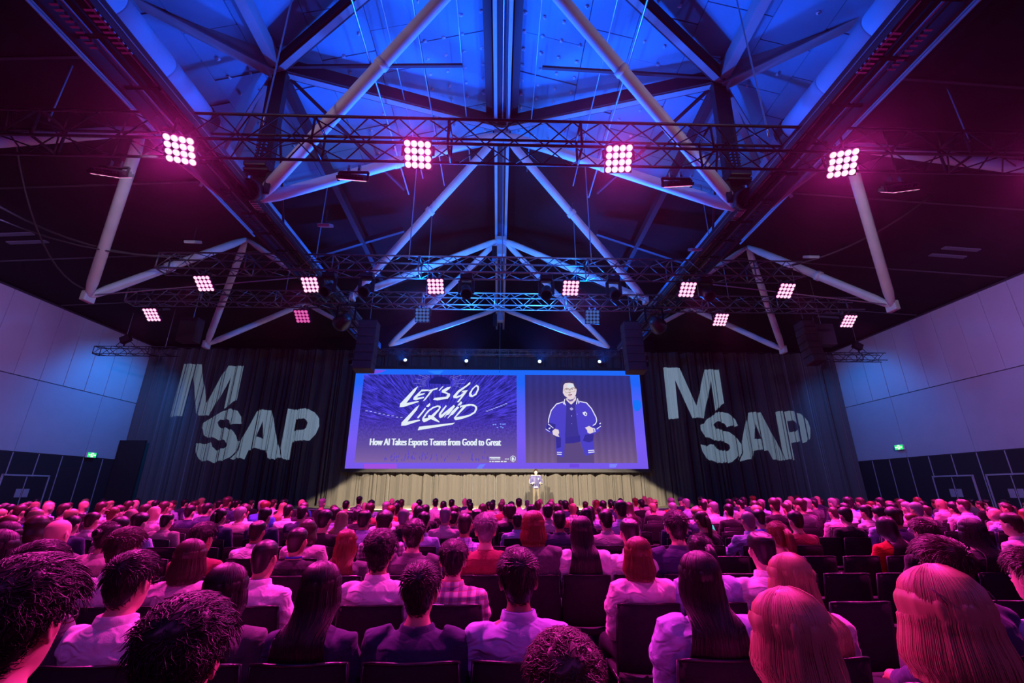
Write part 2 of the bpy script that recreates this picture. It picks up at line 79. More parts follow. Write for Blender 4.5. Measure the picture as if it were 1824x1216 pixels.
# ------------------------------------------------------------------ helpers
def link(o,parent=None):
    COL.objects.link(o)
    if parent: o.parent=parent
    return o
def mesh_obj(name,me,parent=None,loc=(0,0,0),rot=(0,0,0)):
    o=bpy.data.objects.new(name,me); o.location=loc; o.rotation_euler=rot
    return link(o,parent)
def pydata(name,vs_,fs,m=None,smooth=False):
    me=bpy.data.meshes.new(name); me.from_pydata([tuple(map(float,v)) for v in vs_],[],[tuple(map(int,f)) for f in fs]); me.update()
    if m: me.materials.append(m)
    if smooth: me.polygons.foreach_set('use_smooth',[True]*len(me.polygons))
    return me
class B:
    """collects simple solids into one mesh"""
    def __init__(s): s.v=[]; s.f=[]
    def add(s,v,f):
        n=len(s.v); s.v+= [tuple(map(float,p)) for p in v]; s.f+=[tuple(int(i)+n for i in q) for q in f]; return s
    def box(s,c,d,rot=None):
        x,y,z=[q/2 for q in d]
        p=[Vector((a*x,b*y,e*z)) for a in(-1,1) for b in(-1,1) for e in(-1,1)]
        if rot is not None: p=[rot@q for q in p]
        p=[q+Vector(c) for q in p]
        return s.add(p,[(0,1,3,2),(4,6,7,5),(0,4,5,1),(2,3,7,6),(0,2,6,4),(1,5,7,3)])
    def tube(s,pts,r,n=6,cap=True):
        v,f=tube(pts,r,n,cap); return s.add(v,f)
    def bar(s,a,b,w,h):
        a=Vector(a);b=Vector(b);d=b-a
        q=d.to_track_quat('Y','Z').to_matrix()
        return s.box((a+b)/2,(w,d.length,h),q)
    def build(s,name,m,parent=None,smooth=False,**k):
        return mesh_obj(name,pydata(name,s.v,s.f,m,smooth),parent,**k)
def tube(pts,r,n=6,cap=True,flat=1.0,up=None):
    pts=[Vector(p) for p in pts]; m=len(pts)
    if not hasattr(r,'__len__'): r=[r]*m
    v=[];f=[]; prev=None
    for i,p in enumerate(pts):
        d=(pts[min(i+1,m-1)]-pts[max(i-1,0)]).normalized()
        if prev is None:
            a=Vector(up) if up else (Vector((1,0,0)) if abs(d.x)<.8 else Vector((0,0,1)))
        else: a=prev
        a=(a-d*a.dot(d)).normalized(); b=d.cross(a); prev=a
        for k in range(n):
            t=2*math.pi*k/n
            v.append(p+a*math.cos(t)*r[i]+b*math.sin(t)*r[i]*flat)
    for i in range(m-1):
        for k in range(n):
            k2=(k+1)%n
            f.append((i*n+k,i*n+k2,(i+1)*n+k2,(i+1)*n+k))
    if cap: f.append(tuple(range(n-1,-1,-1))); f.append(tuple(range((m-1)*n,m*n)))
    return v,f
def lathe(prof,n=16,axis='z'):
    v=[];f=[]
    for (r,z) in prof:
        for k in range(n):
            t=2*math.pi*k/n; v.append((r*math.cos(t),r*math.sin(t),z))
    m=len(prof)
    for i in range(m-1):
        for k in range(n):
            k2=(k+1)%n; f.append((i*n+k,i*n+k2,(i+1)*n+k2,(i+1)*n+k))
    return v,f
def empty(name,loc=(0,0,0),rz=0):
    o=bpy.data.objects.new(name,None); o.location=loc; o.rotation_euler=(0,0,rz); o.empty_display_size=.1
    return link(o)
def tag(o,label,cat,group=None,kind=None):
    o['label']=label; o['category']=cat
    if group: o['group']=group
    if kind: o['kind']=kind
    return o
def struct(o,label=None):
    o['kind']='structure'
    if label: o['label']=label
    return o
def beveled(o,w=.01,seg=2):
    md=o.modifiers.new('bevel','BEVEL'); md.width=w; md.segments=seg; md.limit_method='ANGLE'; return o
def aim(o,target):
    d=Vector(target)-Vector(o.location); o.rotation_euler=d.to_track_quat('-Z','Y').to_euler()
def spot(name,loc,target,power,col,ang,blend=.3,size=.12,parent=None):
    ld=bpy.data.lights.new(name,'SPOT'); ld.energy=power; ld.color=col; ld.spot_size=R(ang); ld.spot_blend=blend; ld.shadow_soft_size=size
    o=bpy.data.objects.new(name,ld); o.location=loc; COL.objects.link(o); aim(o,target)
    return o
def areal(name,loc,target,power,col,sx,sy,spread=180):
    ld=bpy.data.lights.new(name,'AREA'); ld.energy=power; ld.color=col; ld.shape='RECTANGLE'; ld.size=sx; ld.size_y=sy; ld.spread=R(spread)
    o=bpy.data.objects.new(name,ld); o.location=loc; COL.objects.link(o); aim(o,target); return o
# ------------------------------------------------------------------ lighting (rig lamps, plus added fill lamps without fixtures)
MAG=(1,.026,.50); DMAG=(.95,.03,.48); BLU=(.0,.105,1); VIO=(.34,.08,1)
KEY=3300; FAR=4400
T1=[(-5.75,6.5),(-1.52,6.5),(2.15,6.5),(6.35,6.5),(10.3,6.5)]
T1B=[(-7.5,7.2),(-2.9,7.2),(3.5,7.2),(8.05,7.2)]
T2=[(-8.62,11.8),(-5.56,11.8),(-1.91,11.8),(2.09,11.8),(5.6,11.8),(8.6,11.8)]
T3=[(-11.85,14.2),(-6.8,14.2),(7.72,14.1),(12.3,14.1)]
for x,y in T1: spot('key_light',(x,y-.12,7.28),(x*.75,1.2,.9),KEY*(.8 if abs(x)>9 else 1),MAG,88,.55,.10)
for x,y in T1B: spot('down_light',(x,y+.1,7.28),(x*1.25,11.5,.9),FAR*1.15,DMAG,72,.7,.22)
for x,y in T2: spot('mid_light',(x,y-.1,7.25),(x*1.1,8.6,1.0),FAR,MAG,72,.6,.2)
for i,(x,y) in enumerate(T3):
    if i!=1: spot('side_light',(x,y-.1,7.2),(x*1.05,11.6,1.0),FAR,MAG,74,.6,.2)
for x in (-9,-3,3,9): spot('rear_fill_light',(x,-7.5,8.6),(x*1.1,5,.6),200,DMAG,75,.6,.3)  # unseen fill lamps added behind the camera to lift the backs
spot('violet_fill',(-3.5,-7,8.8),(-3,3,.6),330,VIO,80,.6,.3); spot('violet_fill',(3.5,-7,8.8),(3,3,.6),330,VIO,80,.6,.3)  # unseen violet lamps added in place of ambient bounce
# blue up-wash on roof and walls
for x in (-3.1,-.9,1.2,3.3): spot('blue_uplight',(x,11.75,8.3),(x*1.1,4.0,14),1500,BLU,105,.5,.12)
for x in (-5.41,-1.92,2.3,5.78): spot('blue_backlight',(x,23.75,8.35),(x*.7,9,11.8),5000,BLU,52,.4,.1)
for x in (-1.4,1.6): spot('blue_truss_fill',(x,12.7,7.0),(x*.3,14.3,7.9),1300,(.02,.22,1),140,.5,.1)  # added lamps without fixtures, brighten the third truss
for x in (-2.8,2.9): spot('blue_truss_fill',(x,12.9,7.15),(x*.5,11.7,8.0),700,(.0,.16,1),140,.5,.1)  # two more added lamps, turned on the second truss
for s in (-1,1):
    spot('wall_wash_blue',(s*16.6,22.2,8.2),(s*20.36,23.0,4.6),950 if s<0 else 620,(.0,.24,1),118,.7,.25)
    spot('wall_wash_violet',(s*11.9,7.1,7.5),(s*20.3,17.6,4.8),4800,(.34,.22,.9),75,1,.3)
    spot('wall_wash_magenta',(s*11.5,3.2,8.9),(s*20.3,12.5,4.8),1700,(.8,.08,.62),75,.9,.3)
    spot('strut_fill',(s*6.6,6.95,7.5),(s*10.9,11.0,8.0),380,(.58,.58,1),62,.8,.15)  # added lamp without a fixture, lifts the outer struts
    spot('tube_fill',(s*9.4,.5,9.2),(s*3.2,8.2,10.4),650,(.85,.72,.88),44,.8,.2)  # added lamp without a fixture, greys the outer faces of the tubes
    spot('side_roof_blue',(s*4.4,8.2,8.4),(s*8,5,11.5),420,BLU,90,.6,.2)
for x in (-2.3,2.3):
    l_=spot('stage_spot',(x,11.4,6.72),(0,24.9,.35),26000,(1,.80,.52),23.5,.10,.04); l_.scale=(3.25,1,1)

# ------------------------------------------------------------------ the room
CARPET=mat('black_carpet',(.035,.028,.035),.95,0,.1,var=.25,vscale=14,bump=.4,bscale=180)
WUP=mat('pale_grey_wall_panel',(.40,.395,.41),.75,0,.2,var=.03,vscale=1.5)
WMID=mat('mid_grey_wall_panel',(.36,.355,.38),.8,0,.2,var=.03,vscale=1.5)
WDRK=mat('black_wall_panel',(.022,.022,.026),.6,0,.2)
ALU=mat('aluminium_trim',(.42,.42,.46),.4,.3)
CBLK=mat('black_ceiling_paint',(.012,.011,.013),.85,0,.1,var=.2,vscale=.6)
fl=struct(B().box((0,7.5,-.05),(42,38,.1)).build('floor',CARPET))
# stage deck with fascia
stg=empty('stage_deck',(0,22.7,0)); tag(stg,'low black stage with pale front edge below the screen','stage')
B().box((0,0,.385),(19,4.2,.77)).build('riser',mat('stage_fascia',(.03,.03,.03),.8),stg)
B().box((0,0,.785),(19.1,4.3,.03)).build('deck',mat('stage_top',(.20,.17,.13),.7,var=.15,vscale=5),stg)
B().box((0,-2.16,.775),(19.1,.03,.05)).build('edge_strip',mat('edge_strip',(.6,.55,.45),.5),stg)
for s,nm in ((-1,'wall_left'),(1,'wall_right')):
    X=s*20.36
    w=struct(B().box((X+s*.1,7.5,5.2),(.2,38,10.4)).build(nm,mat('wall_substrate',(.05,.05,.055),.9)))
    y=25.6; k=0
    y0=[21.7,20.63][0] if s<0 else 20.86
    ys=[y0+1.1*i for i in range(5)]+[y0-1.1*i for i in range(1,16)]
    ys=sorted(ys)
    for a,b in zip(ys[:-1],ys[1:]):
        if b>25.6: continue
        B().box((X-s*.03,(a+b)/2,7.85),(.06,b-a-.03,3.36)).build('panel',WUP,w)
    mids=sorted([y0+1.1,y0-2.2,y0-5.5,y0-8.8,y0-12.1,y0-15.4]); mids=mids+[25.3]
    for a,b in zip(mids[:-1],mids[1:]):
        B().box((X-s*.02,(a+b)/2,4.63),(.04,b-a-.02,3.02)).build('panel',WMID,w)
    for a,b in zip(ys[:-1],ys[1:]):
        if b>25.6: continue
        B().box((X-s*.015,(a+b)/2,1.55),(.03,b-a-.05,3.06)).build('panel',WDRK,w)
        B().box((X-s*.032,b,1.55),(.02,.03,3.06)).build('trim_strip',ALU,w)
    tr=struct(B().box((X-s*.06,7.5,9.56),(.12,38,.07)).build('trim_1' if s<0 else 'trim_2',mat('dark_trim',(.03,.03,.035),.5)))
    # double door outlined with bright trim
    doors=[(20.35,1.9)] if s<0 else [(20.0,1.75),(17.6,1.8)]
    for di,(yc,wd_) in enumerate(doors):
        d=struct(empty('door_%d'%(1 if s<0 else 2+di),(X-s*.05,yc,0)))
        for q in (-1,1):
            leaf=B().box((0,q*wd_/4,1.06),(.05,wd_/2-.02,2.12)).build('door_leaf',mat('black_door',(.02,.02,.024),.45),d)
            B().box((-s*.035,q*.16,1.45),(.02,.22,.34)).build('push_plate',mat('plate_grey',(.3,.3,.33),.5),leaf)
            B().box((0,q*(wd_/2+.03),1.08),(.07,.05,2.2)).build('frame',ALU,d)
        B().box((0,0,2.17),(.07,wd_+.1,.06)).build('frame',ALU,d)
        B().box((-s*.012,0,1.06),(.05,.03,2.12)).build('meeting_strip',ALU,d)
    # exit sign
    ey=23.05 if s<0 else 22.15; ez=3.22 if s<0 else 3.62
    e=empty('exit_sign',(X-s*.12,ey,ez)); tag(e,'green illuminated exit sign with running figure on %s wall'%('left' if s<0 else 'right'),'sign')
    B().box((0,0,0),(.08,.50,.25)).build('housing',mat('sign_housing',(.7,.7,.7),.5),e)
    B().box((-s*.045,0,0),(.01,.46,.21)).build('green_face',emat('exit_green',(.01,.75,.12),1.6),e)
    fg=B()
    def M(y_,z_,h_,w_,r_=0): fg.box((-s*.055,s*y_,z_),(.01,w_,h_),Matrix.Rotation(r_,3,'X'))
    M(0,0,.20,.13)
    fg.build('pictogram_panel',emat('exit_white',(.75,1,.8),1.8),e)
    rn=B()
    def M2(y_,z_,h_,w_,r_=0): rn.box((-s*.062,-s*y_,z_),(.006,w_,h_),Matrix.Rotation(-s*r_,3,'X'))
    M2(.0,.075,.035,.035); M2(0,.025,.07,.03,.3); M2(.03,-.04,.08,.018,.7); M2(-.03,-.04,.08,.018,-.6); M2(.035,.03,.06,.014,-.9)
    rn.build('running_figure',emat('exit_green',(.01,.75,.12),1.6),e)
    for q in (-1,1):
        ar=B().add([(-s*.058,q*.09,-.0),(-s*.058,q*.15,.05),(-s*.058,q*.15,.02),(-s*.058,q*.2,.02),(-s*.058,q*.2,-.02),(-s*.058,q*.15,-.02),(-s*.058,q*.15,-.05)],[(0,1,6),(2,3,4,5)])
        ar.build('arrow',emat('exit_white',(.75,1,.8),1.8),e)
wb=struct(B().box((0,26.2,7),(42,.2,15)).build('wall_back',mat('black_back_wall',(.008,.008,.01),.95,0,.1)))
wr=struct(B().box((0,-11.4,7),(42,.2,15)).build('wall_rear',mat('dark_rear_wall',(.03,.03,.035),.9)))
# ---- roof: insulated pitched roof over the middle, black ceilings at the sides and towards the stage
INS=mat('insulation_panel_blue_lit',(.13,.40,.53),.75,0,.2,var=.10,vscale=.9,bump=.25,bscale=6)  # blue of the uplights is mixed into this grey-white insulation
def roofz(x): return 14.1-.30*abs(x)
ceil=struct(empty('ceiling',(0,0,0)))
pan=B(); pins=[]
def sheet(x0,x1,y0,y1,dz=0):
    v=[(x0,y0,roofz(x0)+dz),(x1,y0,roofz(x1)+dz),(x1,y1,roofz(x1)+dz),(x0,y1,roofz(x0)+dz)]
    t=[(a,b,c+.06) for a,b,c in v]
    return v+t,[(0,3,2,1),(4,5,6,7),(0,1,5,4),(1,2,6,5),(2,3,7,6),(3,0,4,7)] if x0<x1 else None
xs=[.32,2.3,3.5,4.9,6.4,7.6,8.7]
for s in (-1,1):
    for i in range(len(xs)-1):
        y=-6+ (i%2)*.7
        while y<13.2:
            y1=min(y+1.25,13.4)
            a,b=(xs[i]+.01,xs[i+1]-.01)
            if s<0: a,b=-b,-a
            v,f=sheet(a,b,y+.012,y1-.012,random.uniform(-.02,.02))
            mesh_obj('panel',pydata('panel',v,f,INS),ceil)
            y=y1
pv,pf=lathe([(0,-.045),(.03,-.035),(.048,0)],8)
pb=B()
for s in (-1,1):
    for i in range(len(xs)-1):
        if i in (1,3,5): continue
        x=xs[i]+.3
        while x<xs[i+1]-.1:
            y=-3.5
            while y<13:
                if random.random()<(.95 if i==0 else .6):
                    pb.add([(a+s*x+random.uniform(-.03,.03),b+y,c+roofz(x)-.02) for a,b,c in pv],pf)
                y+=.52
            x+=.52
o=pb.build('insulation_pin',mat('pin_washer',(.75,.80,.85),.5,0),ceil,True); o['kind']='stuff'
# dark roof over the far half
B().add([(-8.8,13.4,roofz(8.8)),(0,13.4,14.1),(8.8,13.4,roofz(8.8)),(-8.8,26.2,roofz(8.8)-1),(0,26.2,13.1),(8.8,26.2,roofz(8.8)-1)],[(0,1,4,3),(1,2,5,4)]).build('far_roof_lining',CBLK,ceil)
for s in (-1,1):
    B().box((s*8.85,8,11.0),(.08,38,1.5)).build('roof_upstand',CBLK,ceil)
    for q,(zq,rq) in enumerate(((9.9,.03),(10.05,.02),(10.25,.035))):
        v,f=tube([(s*(8.55+.08*q),-8,zq),(s*(8.55+.08*q),13.5,zq)],rq,6); mesh_obj('pipe',pydata('pipe',v,f,GREYST,True),ceil)
    SZ=lambda x:9.62+(20.36-x)*.064
    c=struct(B().add([(s*x,y,SZ(x)+dz) for x in (8.8,20.4) for y in (-11.5,26.3) for dz in (0,.12)],[(0,1,3,2),(4,6,7,5),(0,4,5,1),(2,3,7,6),(0,2,6,4),(1,5,7,3)]).build('ceiling',CBLK))
    for y in (3.2,7.2,11.2,15.2,19.2):
        B().bar((s*9,y,SZ(9)-.02),(s*20.2,y,SZ(20.2)-.02),.06,.03).build('seam',mat('seam_grey',(.05,.05,.05),.6),c)
    for y in (13.5,19.6):
        for q in range(2):
            B().bar((s*16,y+q*.5,SZ(16)-.03),(s*17.3,y+q*.5,SZ(17.3)-.03),.16,.04).build('air_slot',mat('slot_grey',(.10,.10,.11),.5),c)
B().add([(x,y,z) for x,y,z in [(-8.9,-11,roofz(8)+.5),(0,-11,14.7),(8.9,-11,roofz(8)+.5),(8.9,26,roofz(8)+.5),(0,26,14.7),(-8.9,26,roofz(8)+.5)]],[(0,1,4,5),(1,2,3,4)]).build('roof_deck',CBLK,ceil)
# ---- ridge beam (twin channels), long catwalk beams, purlins
rb=empty('ridge_beam',(0,8,13)); tag(rb,'twin channel steel ridge beam running to the stage under the roof','beam')
RZ=lambda y:13.35-.165*max(0,y-11.7)-.02*abs(y-11.7)*(y<11.7)
for s in (-1,1):
    b=B()
    ys_=[-6,2,11.7,17,22.4,26]
    for a,c in zip(ys_[:-1],ys_[1:]):
        b.bar((s*.17,a-8,RZ(a)-13),(s*.17,c-8,RZ(c)-13),.03,.34)
        b.bar((s*.21,a-8,RZ(a)-13.16),(s*.21,c-8,RZ(c)-13.16),.10,.025)
        b.bar((s*.21,a-8,RZ(a)-12.84),(s*.21,c-8,RZ(c)-12.84),.10,.025)
    b.build('channel',GREYST,rb)
b=B()
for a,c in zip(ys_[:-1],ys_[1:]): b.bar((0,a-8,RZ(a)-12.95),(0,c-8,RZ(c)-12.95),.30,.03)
b.build('slot_shade_plate',mat('shadow_plate',(.03,.03,.045),.7),rb)  # dark plate added to paint the shade in the slot
B().tube([(.02,-14,.12),(.02,3.5,.3)],.02,6).build('conduit',STEEL,rb)
for yy in (3.6,5.2,):
    bb=B()
    for i in range(5):
        for j in range(9):
            bb.box((-.16+.08*i,yy-8+j*.09,RZ(yy)-13.19),(.03,.03,.03))
    o=bb.build('bolt_head',CHROME,rb); o['kind']='stuff'
for s in (-1,1):
    B().bar((s*.42,-6-8,13.62-13),(s*.42,11.7-8,13.5-13),.22,.10).build('side_shade_plate',mat('shadow_plate',(.03,.03,.045),.7),rb)  # dark strip stands in for shade beside the channels
for s,side in ((-1,'left'),(1,'right')):
    bm_=empty('catwalk_beam',(s*6.1,8,8.1)); tag(bm_,'long steel catwalk beam with slotted rails under the %s duct'%side,'beam')
    CWS=mat('dark_catwalk_steel',(.045,.05,.065),.45,.3)
    for off,h,w,m in ((-.36,.26,.05,CWS),(-.36,.02,.07,STEEL),(-.24,.05,.05,STEEL),(-.14,.06,.12,BLK),(.0,.10,.08,BLK),(.12,.03,.03,STEEL),(.2,.05,.04,CWS),(.36,.26,.05,CWS)):
        B().bar((s*off,-14,0),(s*off,12.2,0),w,h).build('rail',m,bm_)
    B().bar((s*.62,-14,.3),(s*.62,12.2,.3),.05,.06).build('rail',GREYST,bm_)
    b=B(); 
    for y in np.arange(-12,12,.9): b.bar((s*-.36,y,-.02),(s*.36,y,-.02),.05,.05)
    b.build('cross_bar',BLK,bm_)['kind']='stuff'
    b=B()
    for y0 in (.6,1.6,5.5,6.3,-3.5,11):
        for j in range(9): b.box((s*-.32,y0+j*.08,-.17),(.16,.035,.02)); b.box((s*.2,y0+j*.08,-.08),(.12,.035,.02))
    b.build('rail_bolt',CHROME,bm_)['kind']='stuff'
    # round duct with seams, flange and reducer
    du=empty('ventilation_duct',(s*7.62,8,10.45)); tag(du,'large pale round ventilation duct along the %s side of the roof'%side,'duct')
    DU=mat('pale_duct_fabric',(.38,.58,.68),.55,0,.3,var=.05,vscale=1.2)  # blue roof light is put into the duct's pale colour
    y=-14.; segs=[]
    while y<.3:
        ln=1.35
        v,f=tube([(0,y,0),(0,y+.02,0),(0,y+ln-.03,0),(0,y+ln,0)],[.365,.38,.38,.365],28)
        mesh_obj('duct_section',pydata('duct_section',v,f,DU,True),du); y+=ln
    v,f=tube([(0,y-.05,0),(0,y+.22,0)],[.41,.41],28); mesh_obj('flange',pydata('flange',v,f,BLK,False),du)
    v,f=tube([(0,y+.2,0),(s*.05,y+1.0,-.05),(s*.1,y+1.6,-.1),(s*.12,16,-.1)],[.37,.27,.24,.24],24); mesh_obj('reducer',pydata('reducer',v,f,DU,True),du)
# secondary roof steel: hip rafters, hub columns, purlins
hb=empty('roof_hub_frame',(0,8.7,12)); tag(hb,'dark steel rafters radiating from two hub columns under the blue-lit roof','roof frame')
def rel(p): return (p[0],p[1]-8.7,p[2]-12)
for s in (-1,1):
    hub=(s*5.85,8.7,12.0)
    for (p,w,h,m,nm) in [((0,11.8,13.35),.28,.40,DSTEEL,'rafter'),((0,5.4,13.5),.26,.36,DSTEEL,'rafter'),((s*9.3,6.0,12.0),.10,.60,GREYST,'outer_beam'),
                    ((s*5.85,-4,12.3),.24,.34,GREYST,'purlin'),((s*5.85,21,11.4),.2,.3,DSTEEL,'purlin'),((s*9,12,10.6),.16,.2,GREYST,'outer_beam'),((s*1.0,8.2,11.6),.07,.07,DSTEEL,'tie_bar'),((s*8.2,10.2,9.4),.07,.07,GREYST,'tie_bar'),((s*3.0,11.5,10.4),.07,.07,DSTEEL,'tie_bar'),((s*7.4,13.5,9.2),.06,.06,DSTEEL,'tie_bar')]:
        B().bar(rel(hub),rel(p),w,h).build(nm,m,hb)
        if nm=='outer_beam' and m is GREYST and w==.10:
            for q in (-1,1): B().bar(rel((hub[0],hub[1],hub[2]+q*.3)),rel((p[0],p[1],p[2]+q*.3)),.26,.03).build('flange',GREYST,hb)
    for p,w in (((0,11.8,13.35),.34),((0,5.4,13.5),.30)):
        B().bar(rel((hub[0],hub[1],hub[2]-.22)),rel((p[0],p[1],p[2]-.22)),w*.5,.03).build('flange',GREYST,hb)
    B().bar(rel((s*5.75,8.75,12)),rel((s*5.75,8.95,8.3)),.34,.20).build('hub_column',BLK,hb)
    B().bar(rel((s*6.05,8.9,12)),rel((s*6.05,9.1,8.3)),.12,.12).build('hub_column',DSTEEL,hb)
    b=B()
    for i in range(3):
        for j in range(7): b.box(rel((s*5.75-.1+.1*i,8.63+.0*j,9.0+j*.09)),(.03,.03,.03))
    b.build('column_bolt',CHROME,hb)['kind']='stuff'
    for q in range(3):
        B().bar(rel((s*(4.2+q*.0),13+q*3.5,12.6-q*.4)),rel((s*8,13+q*3.5,11.2-q*.4)),.14,.22).build('purlin',DSTEEL,hb)
# tubular roof frame
rf=empty('roof_frame',(0,14,10)); tag(rf,'white tubular steel roof frame of zigzag struts','roof frame')
RN=[(0,6.28,12.9),(0,11.66,12.75),(0,17.04,12.1),(0,22.4,11.05),(0,1.0,13.0)]
def strut(a,b,r=.13,m=WHITE):
    a=Vector(a);b=Vector(b); d=(b-a); L_=d.length; u=d/L_
    pts=[a,a+u*.25,a+u*.5,b-u*.5,b-u*.25,b]; pts=[Vector(p)-Vector((0,14,10)) for p in pts]
    v,f=tube(pts,[r*.55,r*.8,r,r,r*.8,r*.55],16)
    o=mesh_obj('strut',pydata('strut',v,f,m,True),rf)
    return o
for s in (-1,1):
    LN=[(s*5.82,8.98,8.08),(s*5.22,14.34,8.05),(s*5.2,19.74,8.0)]
    ends=lambda n:(n[0]+s*-.08,n[1],n[2])
    strut(LN[0],(s*.22,6.28,12.86),.145); strut(LN[0],(s*.16,11.6,12.7),.145)
    strut(LN[1],(s*.16,11.7,12.7),.13); strut(LN[1],(s*.16,17.0,12.05),.13)
    strut(LN[2],(s*.16,17.08,12.05),.12); strut(LN[2],(s*.16,22.35,11.0),.12)
    OU=[(s*9.0,8.98,10.1),(s*9.35,14.34,10.3),(s*9.4,19.74,10.1)]
    OL=[(s*11.62,11.66,6.72),(s*11.75,17.04,7.08),(s*11.3,6.3,6.9)]
    strut(OL[0],OU[0],.13); strut(OL[0],OU[1],.13); strut(OL[1],OU[1],.12); strut(OL[1],OU[2],.12); strut(OL[2],OU[0],.13)
    strut((s*6.6,9.6,8.3),(s*9.0,8.98,10.1),.10); strut((s*6.2,14.6,8.2),(s*9.35,14.34,10.3),.10); strut((s*5.9,19.6,8.2),(s*9.4,19.74,10.1),.1)
    for n in OL[:2]+LN[:2]:
        o=B().box(Vector(n)-Vector((0,14,10)),(.16,.34,.30)).build('node_plate',WHITE,rf); beveled(o,.03)
for n in RN[:4]:
    B().box(Vector(n)-Vector((0,14,10.05)),(.5,.5,.16)).build('node_plate',GREYST,rf)
# sleeves where tie rods meet the tubes
for s in (-1,1):
    for a,b,t in (((s*5.82,8.98,8.08),(s*.22,6.28,12.86),.55),((s*5.82,8.98,8.08),(s*.16,11.6,12.7),.5),((s*5.22,14.34,8.05),(s*.16,11.7,12.7),.55),((s*11.62,11.66,6.72),(s*9.35,14.34,10.3),.45)):
        p=Vector(a).lerp(Vector(b),t); q=(Vector(b)-Vector(a)).normalized()
        v,f=tube([p-q*.07-Vector((0,14,10)),p+q*.07-Vector((0,14,10))],.165,14)
        mesh_obj('sleeve',pydata('sleeve',v,f,WHITE,True),rf)
# longitudinal service rods and cables below the roof
RODN=0
for px_,z in ((-.325,11.9),(-.262,12.6),(-.195,12.3),(-.10,13.0),(.083,13.0),(.245,12.4),(.31,11.9)):
    x=px_*(z-1.56)
    v,f=tube([(x,-4,z),(x,5,z),(x,13.5,z-.15)],.018 if abs(px_)<.28 else .028,6)
    o=mesh_obj('service_rod',pydata('service_rod',v,f,STEEL,True)); 
    sd='left' if x<0 else 'right'
    tag(o,'thin steel rod running lengthwise under the blue-lit roof, %s from left'%'first second third fourth fifth sixth seventh'.split()[RODN],'rod','service rods under the roof'); RODN+=1
# ------------------------------------------------------------------ stage drape
CUR=mat('charcoal_velour_drape',(.075,.070,.066),.9,0,.15,sheen=.25,bump=.3,bscale=90)
cu=empty('stage_drape',(0,25.12,0)); tag(cu,'wall wide pleated charcoal stage drape behind the screen','curtain')
random.seed(3)
nP=15; wP=40.7/nP
for i in range(nP):
    x0=-20.35+i*wP; n=220; v=[]; f=[]
    ph=[random.uniform(0,6.28) for _ in range(4)]; fr=[random.uniform(4.2,5.2),random.uniform(8,10),random.uniform(1.4,2.2)]
    zz=[0.02,1.5,3.5,5.5,7.5,9.42]; pl=[(random.uniform(.05,.95),random.uniform(.006,.012),random.uniform(.10,.24)) for _ in range(6)]
    for j,z in enumerate(zz):
        for k in range(n):
            u=k/(n-1); x=x0+u*wP
            tz=1+.12*math.sin(z*.7+ph[3])
            d=.15*abs(math.sin(fr[0]*u*2.2+ph[0]+.10*math.sin(z*.5)))**.7*tz*1.5-.06
            d+=.05*math.sin(fr[1]*u*3+ph[1]+z*.06)+.012*math.sin(fr[1]*u*9+ph[3])+.04*math.sin(fr[2]*u*6.28+ph[2])
            for pu,pw,pd in pl: d-=pd*math.exp(-((u-pu-.004*math.sin(z*.6+pu*9))/pw)**2)
            e=min(u,1-u); d-=.16*math.exp(-(e/.012)**2)
            v.append((x,-d*1.1,z))
    for j in range(len(zz)-1):
        for k in range(n-1): f.append((j*n+k,j*n+k+1,(j+1)*n+k+1,(j+1)*n+k))
    mesh_obj('drape_panel',pydata('drape_panel',v,f,CUR,True),cu)
v,f=tube([(-20.3,0,9.5),(20.3,0,9.5)],.04,8); mesh_obj('drape_rail',pydata('drape_rail',v,f,BLK),cu)
# black header above the drape
h=struct(B().box((0,25.4,11.3),(40.8,.12,3.6)).build('trim_3',mat('black_header',(.006,.006,.008),.95,0,.1)))
# side masking flats
for s in (-1,):
    o=B().box((s*19.6,24.6,2.05),(1.36,.1,4.1)).build('masking_flat',mat('black_flat',(.008,.008,.009),.9))
    tag(o,'black masking flat standing at the %s end of the drape'%('left' if s<0 else 'right'),'panel')

# ------------------------------------------------------------------ projection screen
scr=empty('projection_screen',(0,24.6,0)); tag(scr,'giant wide screen showing a title slide and live video of the speaker','screen')
C4=ART['corner']
xl=min(C4[0][0],C4[3][0]); xr=max(C4[1][0],C4[2][0]); zb=C4[3][1]; zt=C4[0][1]
xl,xr,zb,zt=-8.22,8.14,2.66,8.16
B().box(((xl+xr)/2,.08,(zb+zt)/2),(xr-xl+.30,.12,zt-zb+.36)).build('screen_border',mat('screen_border',(.02,.02,.025),.7),scr)
def gradmat(name,stops,s,axis='Z',lo=0,hi=1,noise_=None):
    m=bpy.data.materials.new(name); m.use_nodes=True; nt=m.node_tree; N=nt.nodes; L=nt.links; N.clear()
    o=N.new('ShaderNodeOutputMaterial'); e=N.new('ShaderNodeEmission'); e.inputs[1].default_value=s
    tc=N.new('ShaderNodeTexCoord'); sp=N.new('ShaderNodeSeparateXYZ'); L.new(tc.outputs['Object'],sp.inputs[0])
    mr=N.new('ShaderNodeMapRange'); mr.inputs[1].default_value=lo; mr.inputs[2].default_value=hi; L.new(sp.outputs[axis],mr.inputs[0])
    cr=N.new('ShaderNodeValToRGB'); cr.color_ramp.elements[0].position=stops[0][0]; cr.color_ramp.elements[0].color=(*stops[0][1],1)
    cr.color_ramp.elements[1].position=stops[-1][0]; cr.color_ramp.elements[1].color=(*stops[-1][1],1)
    for p,c in stops[1:-1]:
        el=cr.color_ramp.elements.new(p); el.color=(*c,1)
    L.new(mr.outputs[0],cr.inputs[0]); out=cr.outputs[0]
    if noise_: out=noise_(N,L,tc,sp,out)
    L.new(out,e.inputs[0]); L.new(e.outputs[0],o.inputs[0])
    return m
def lin(*c): return tuple((q/255/12.92 if q/255<.04045 else ((q/255+.055)/1.055)**2.4) for q in c)
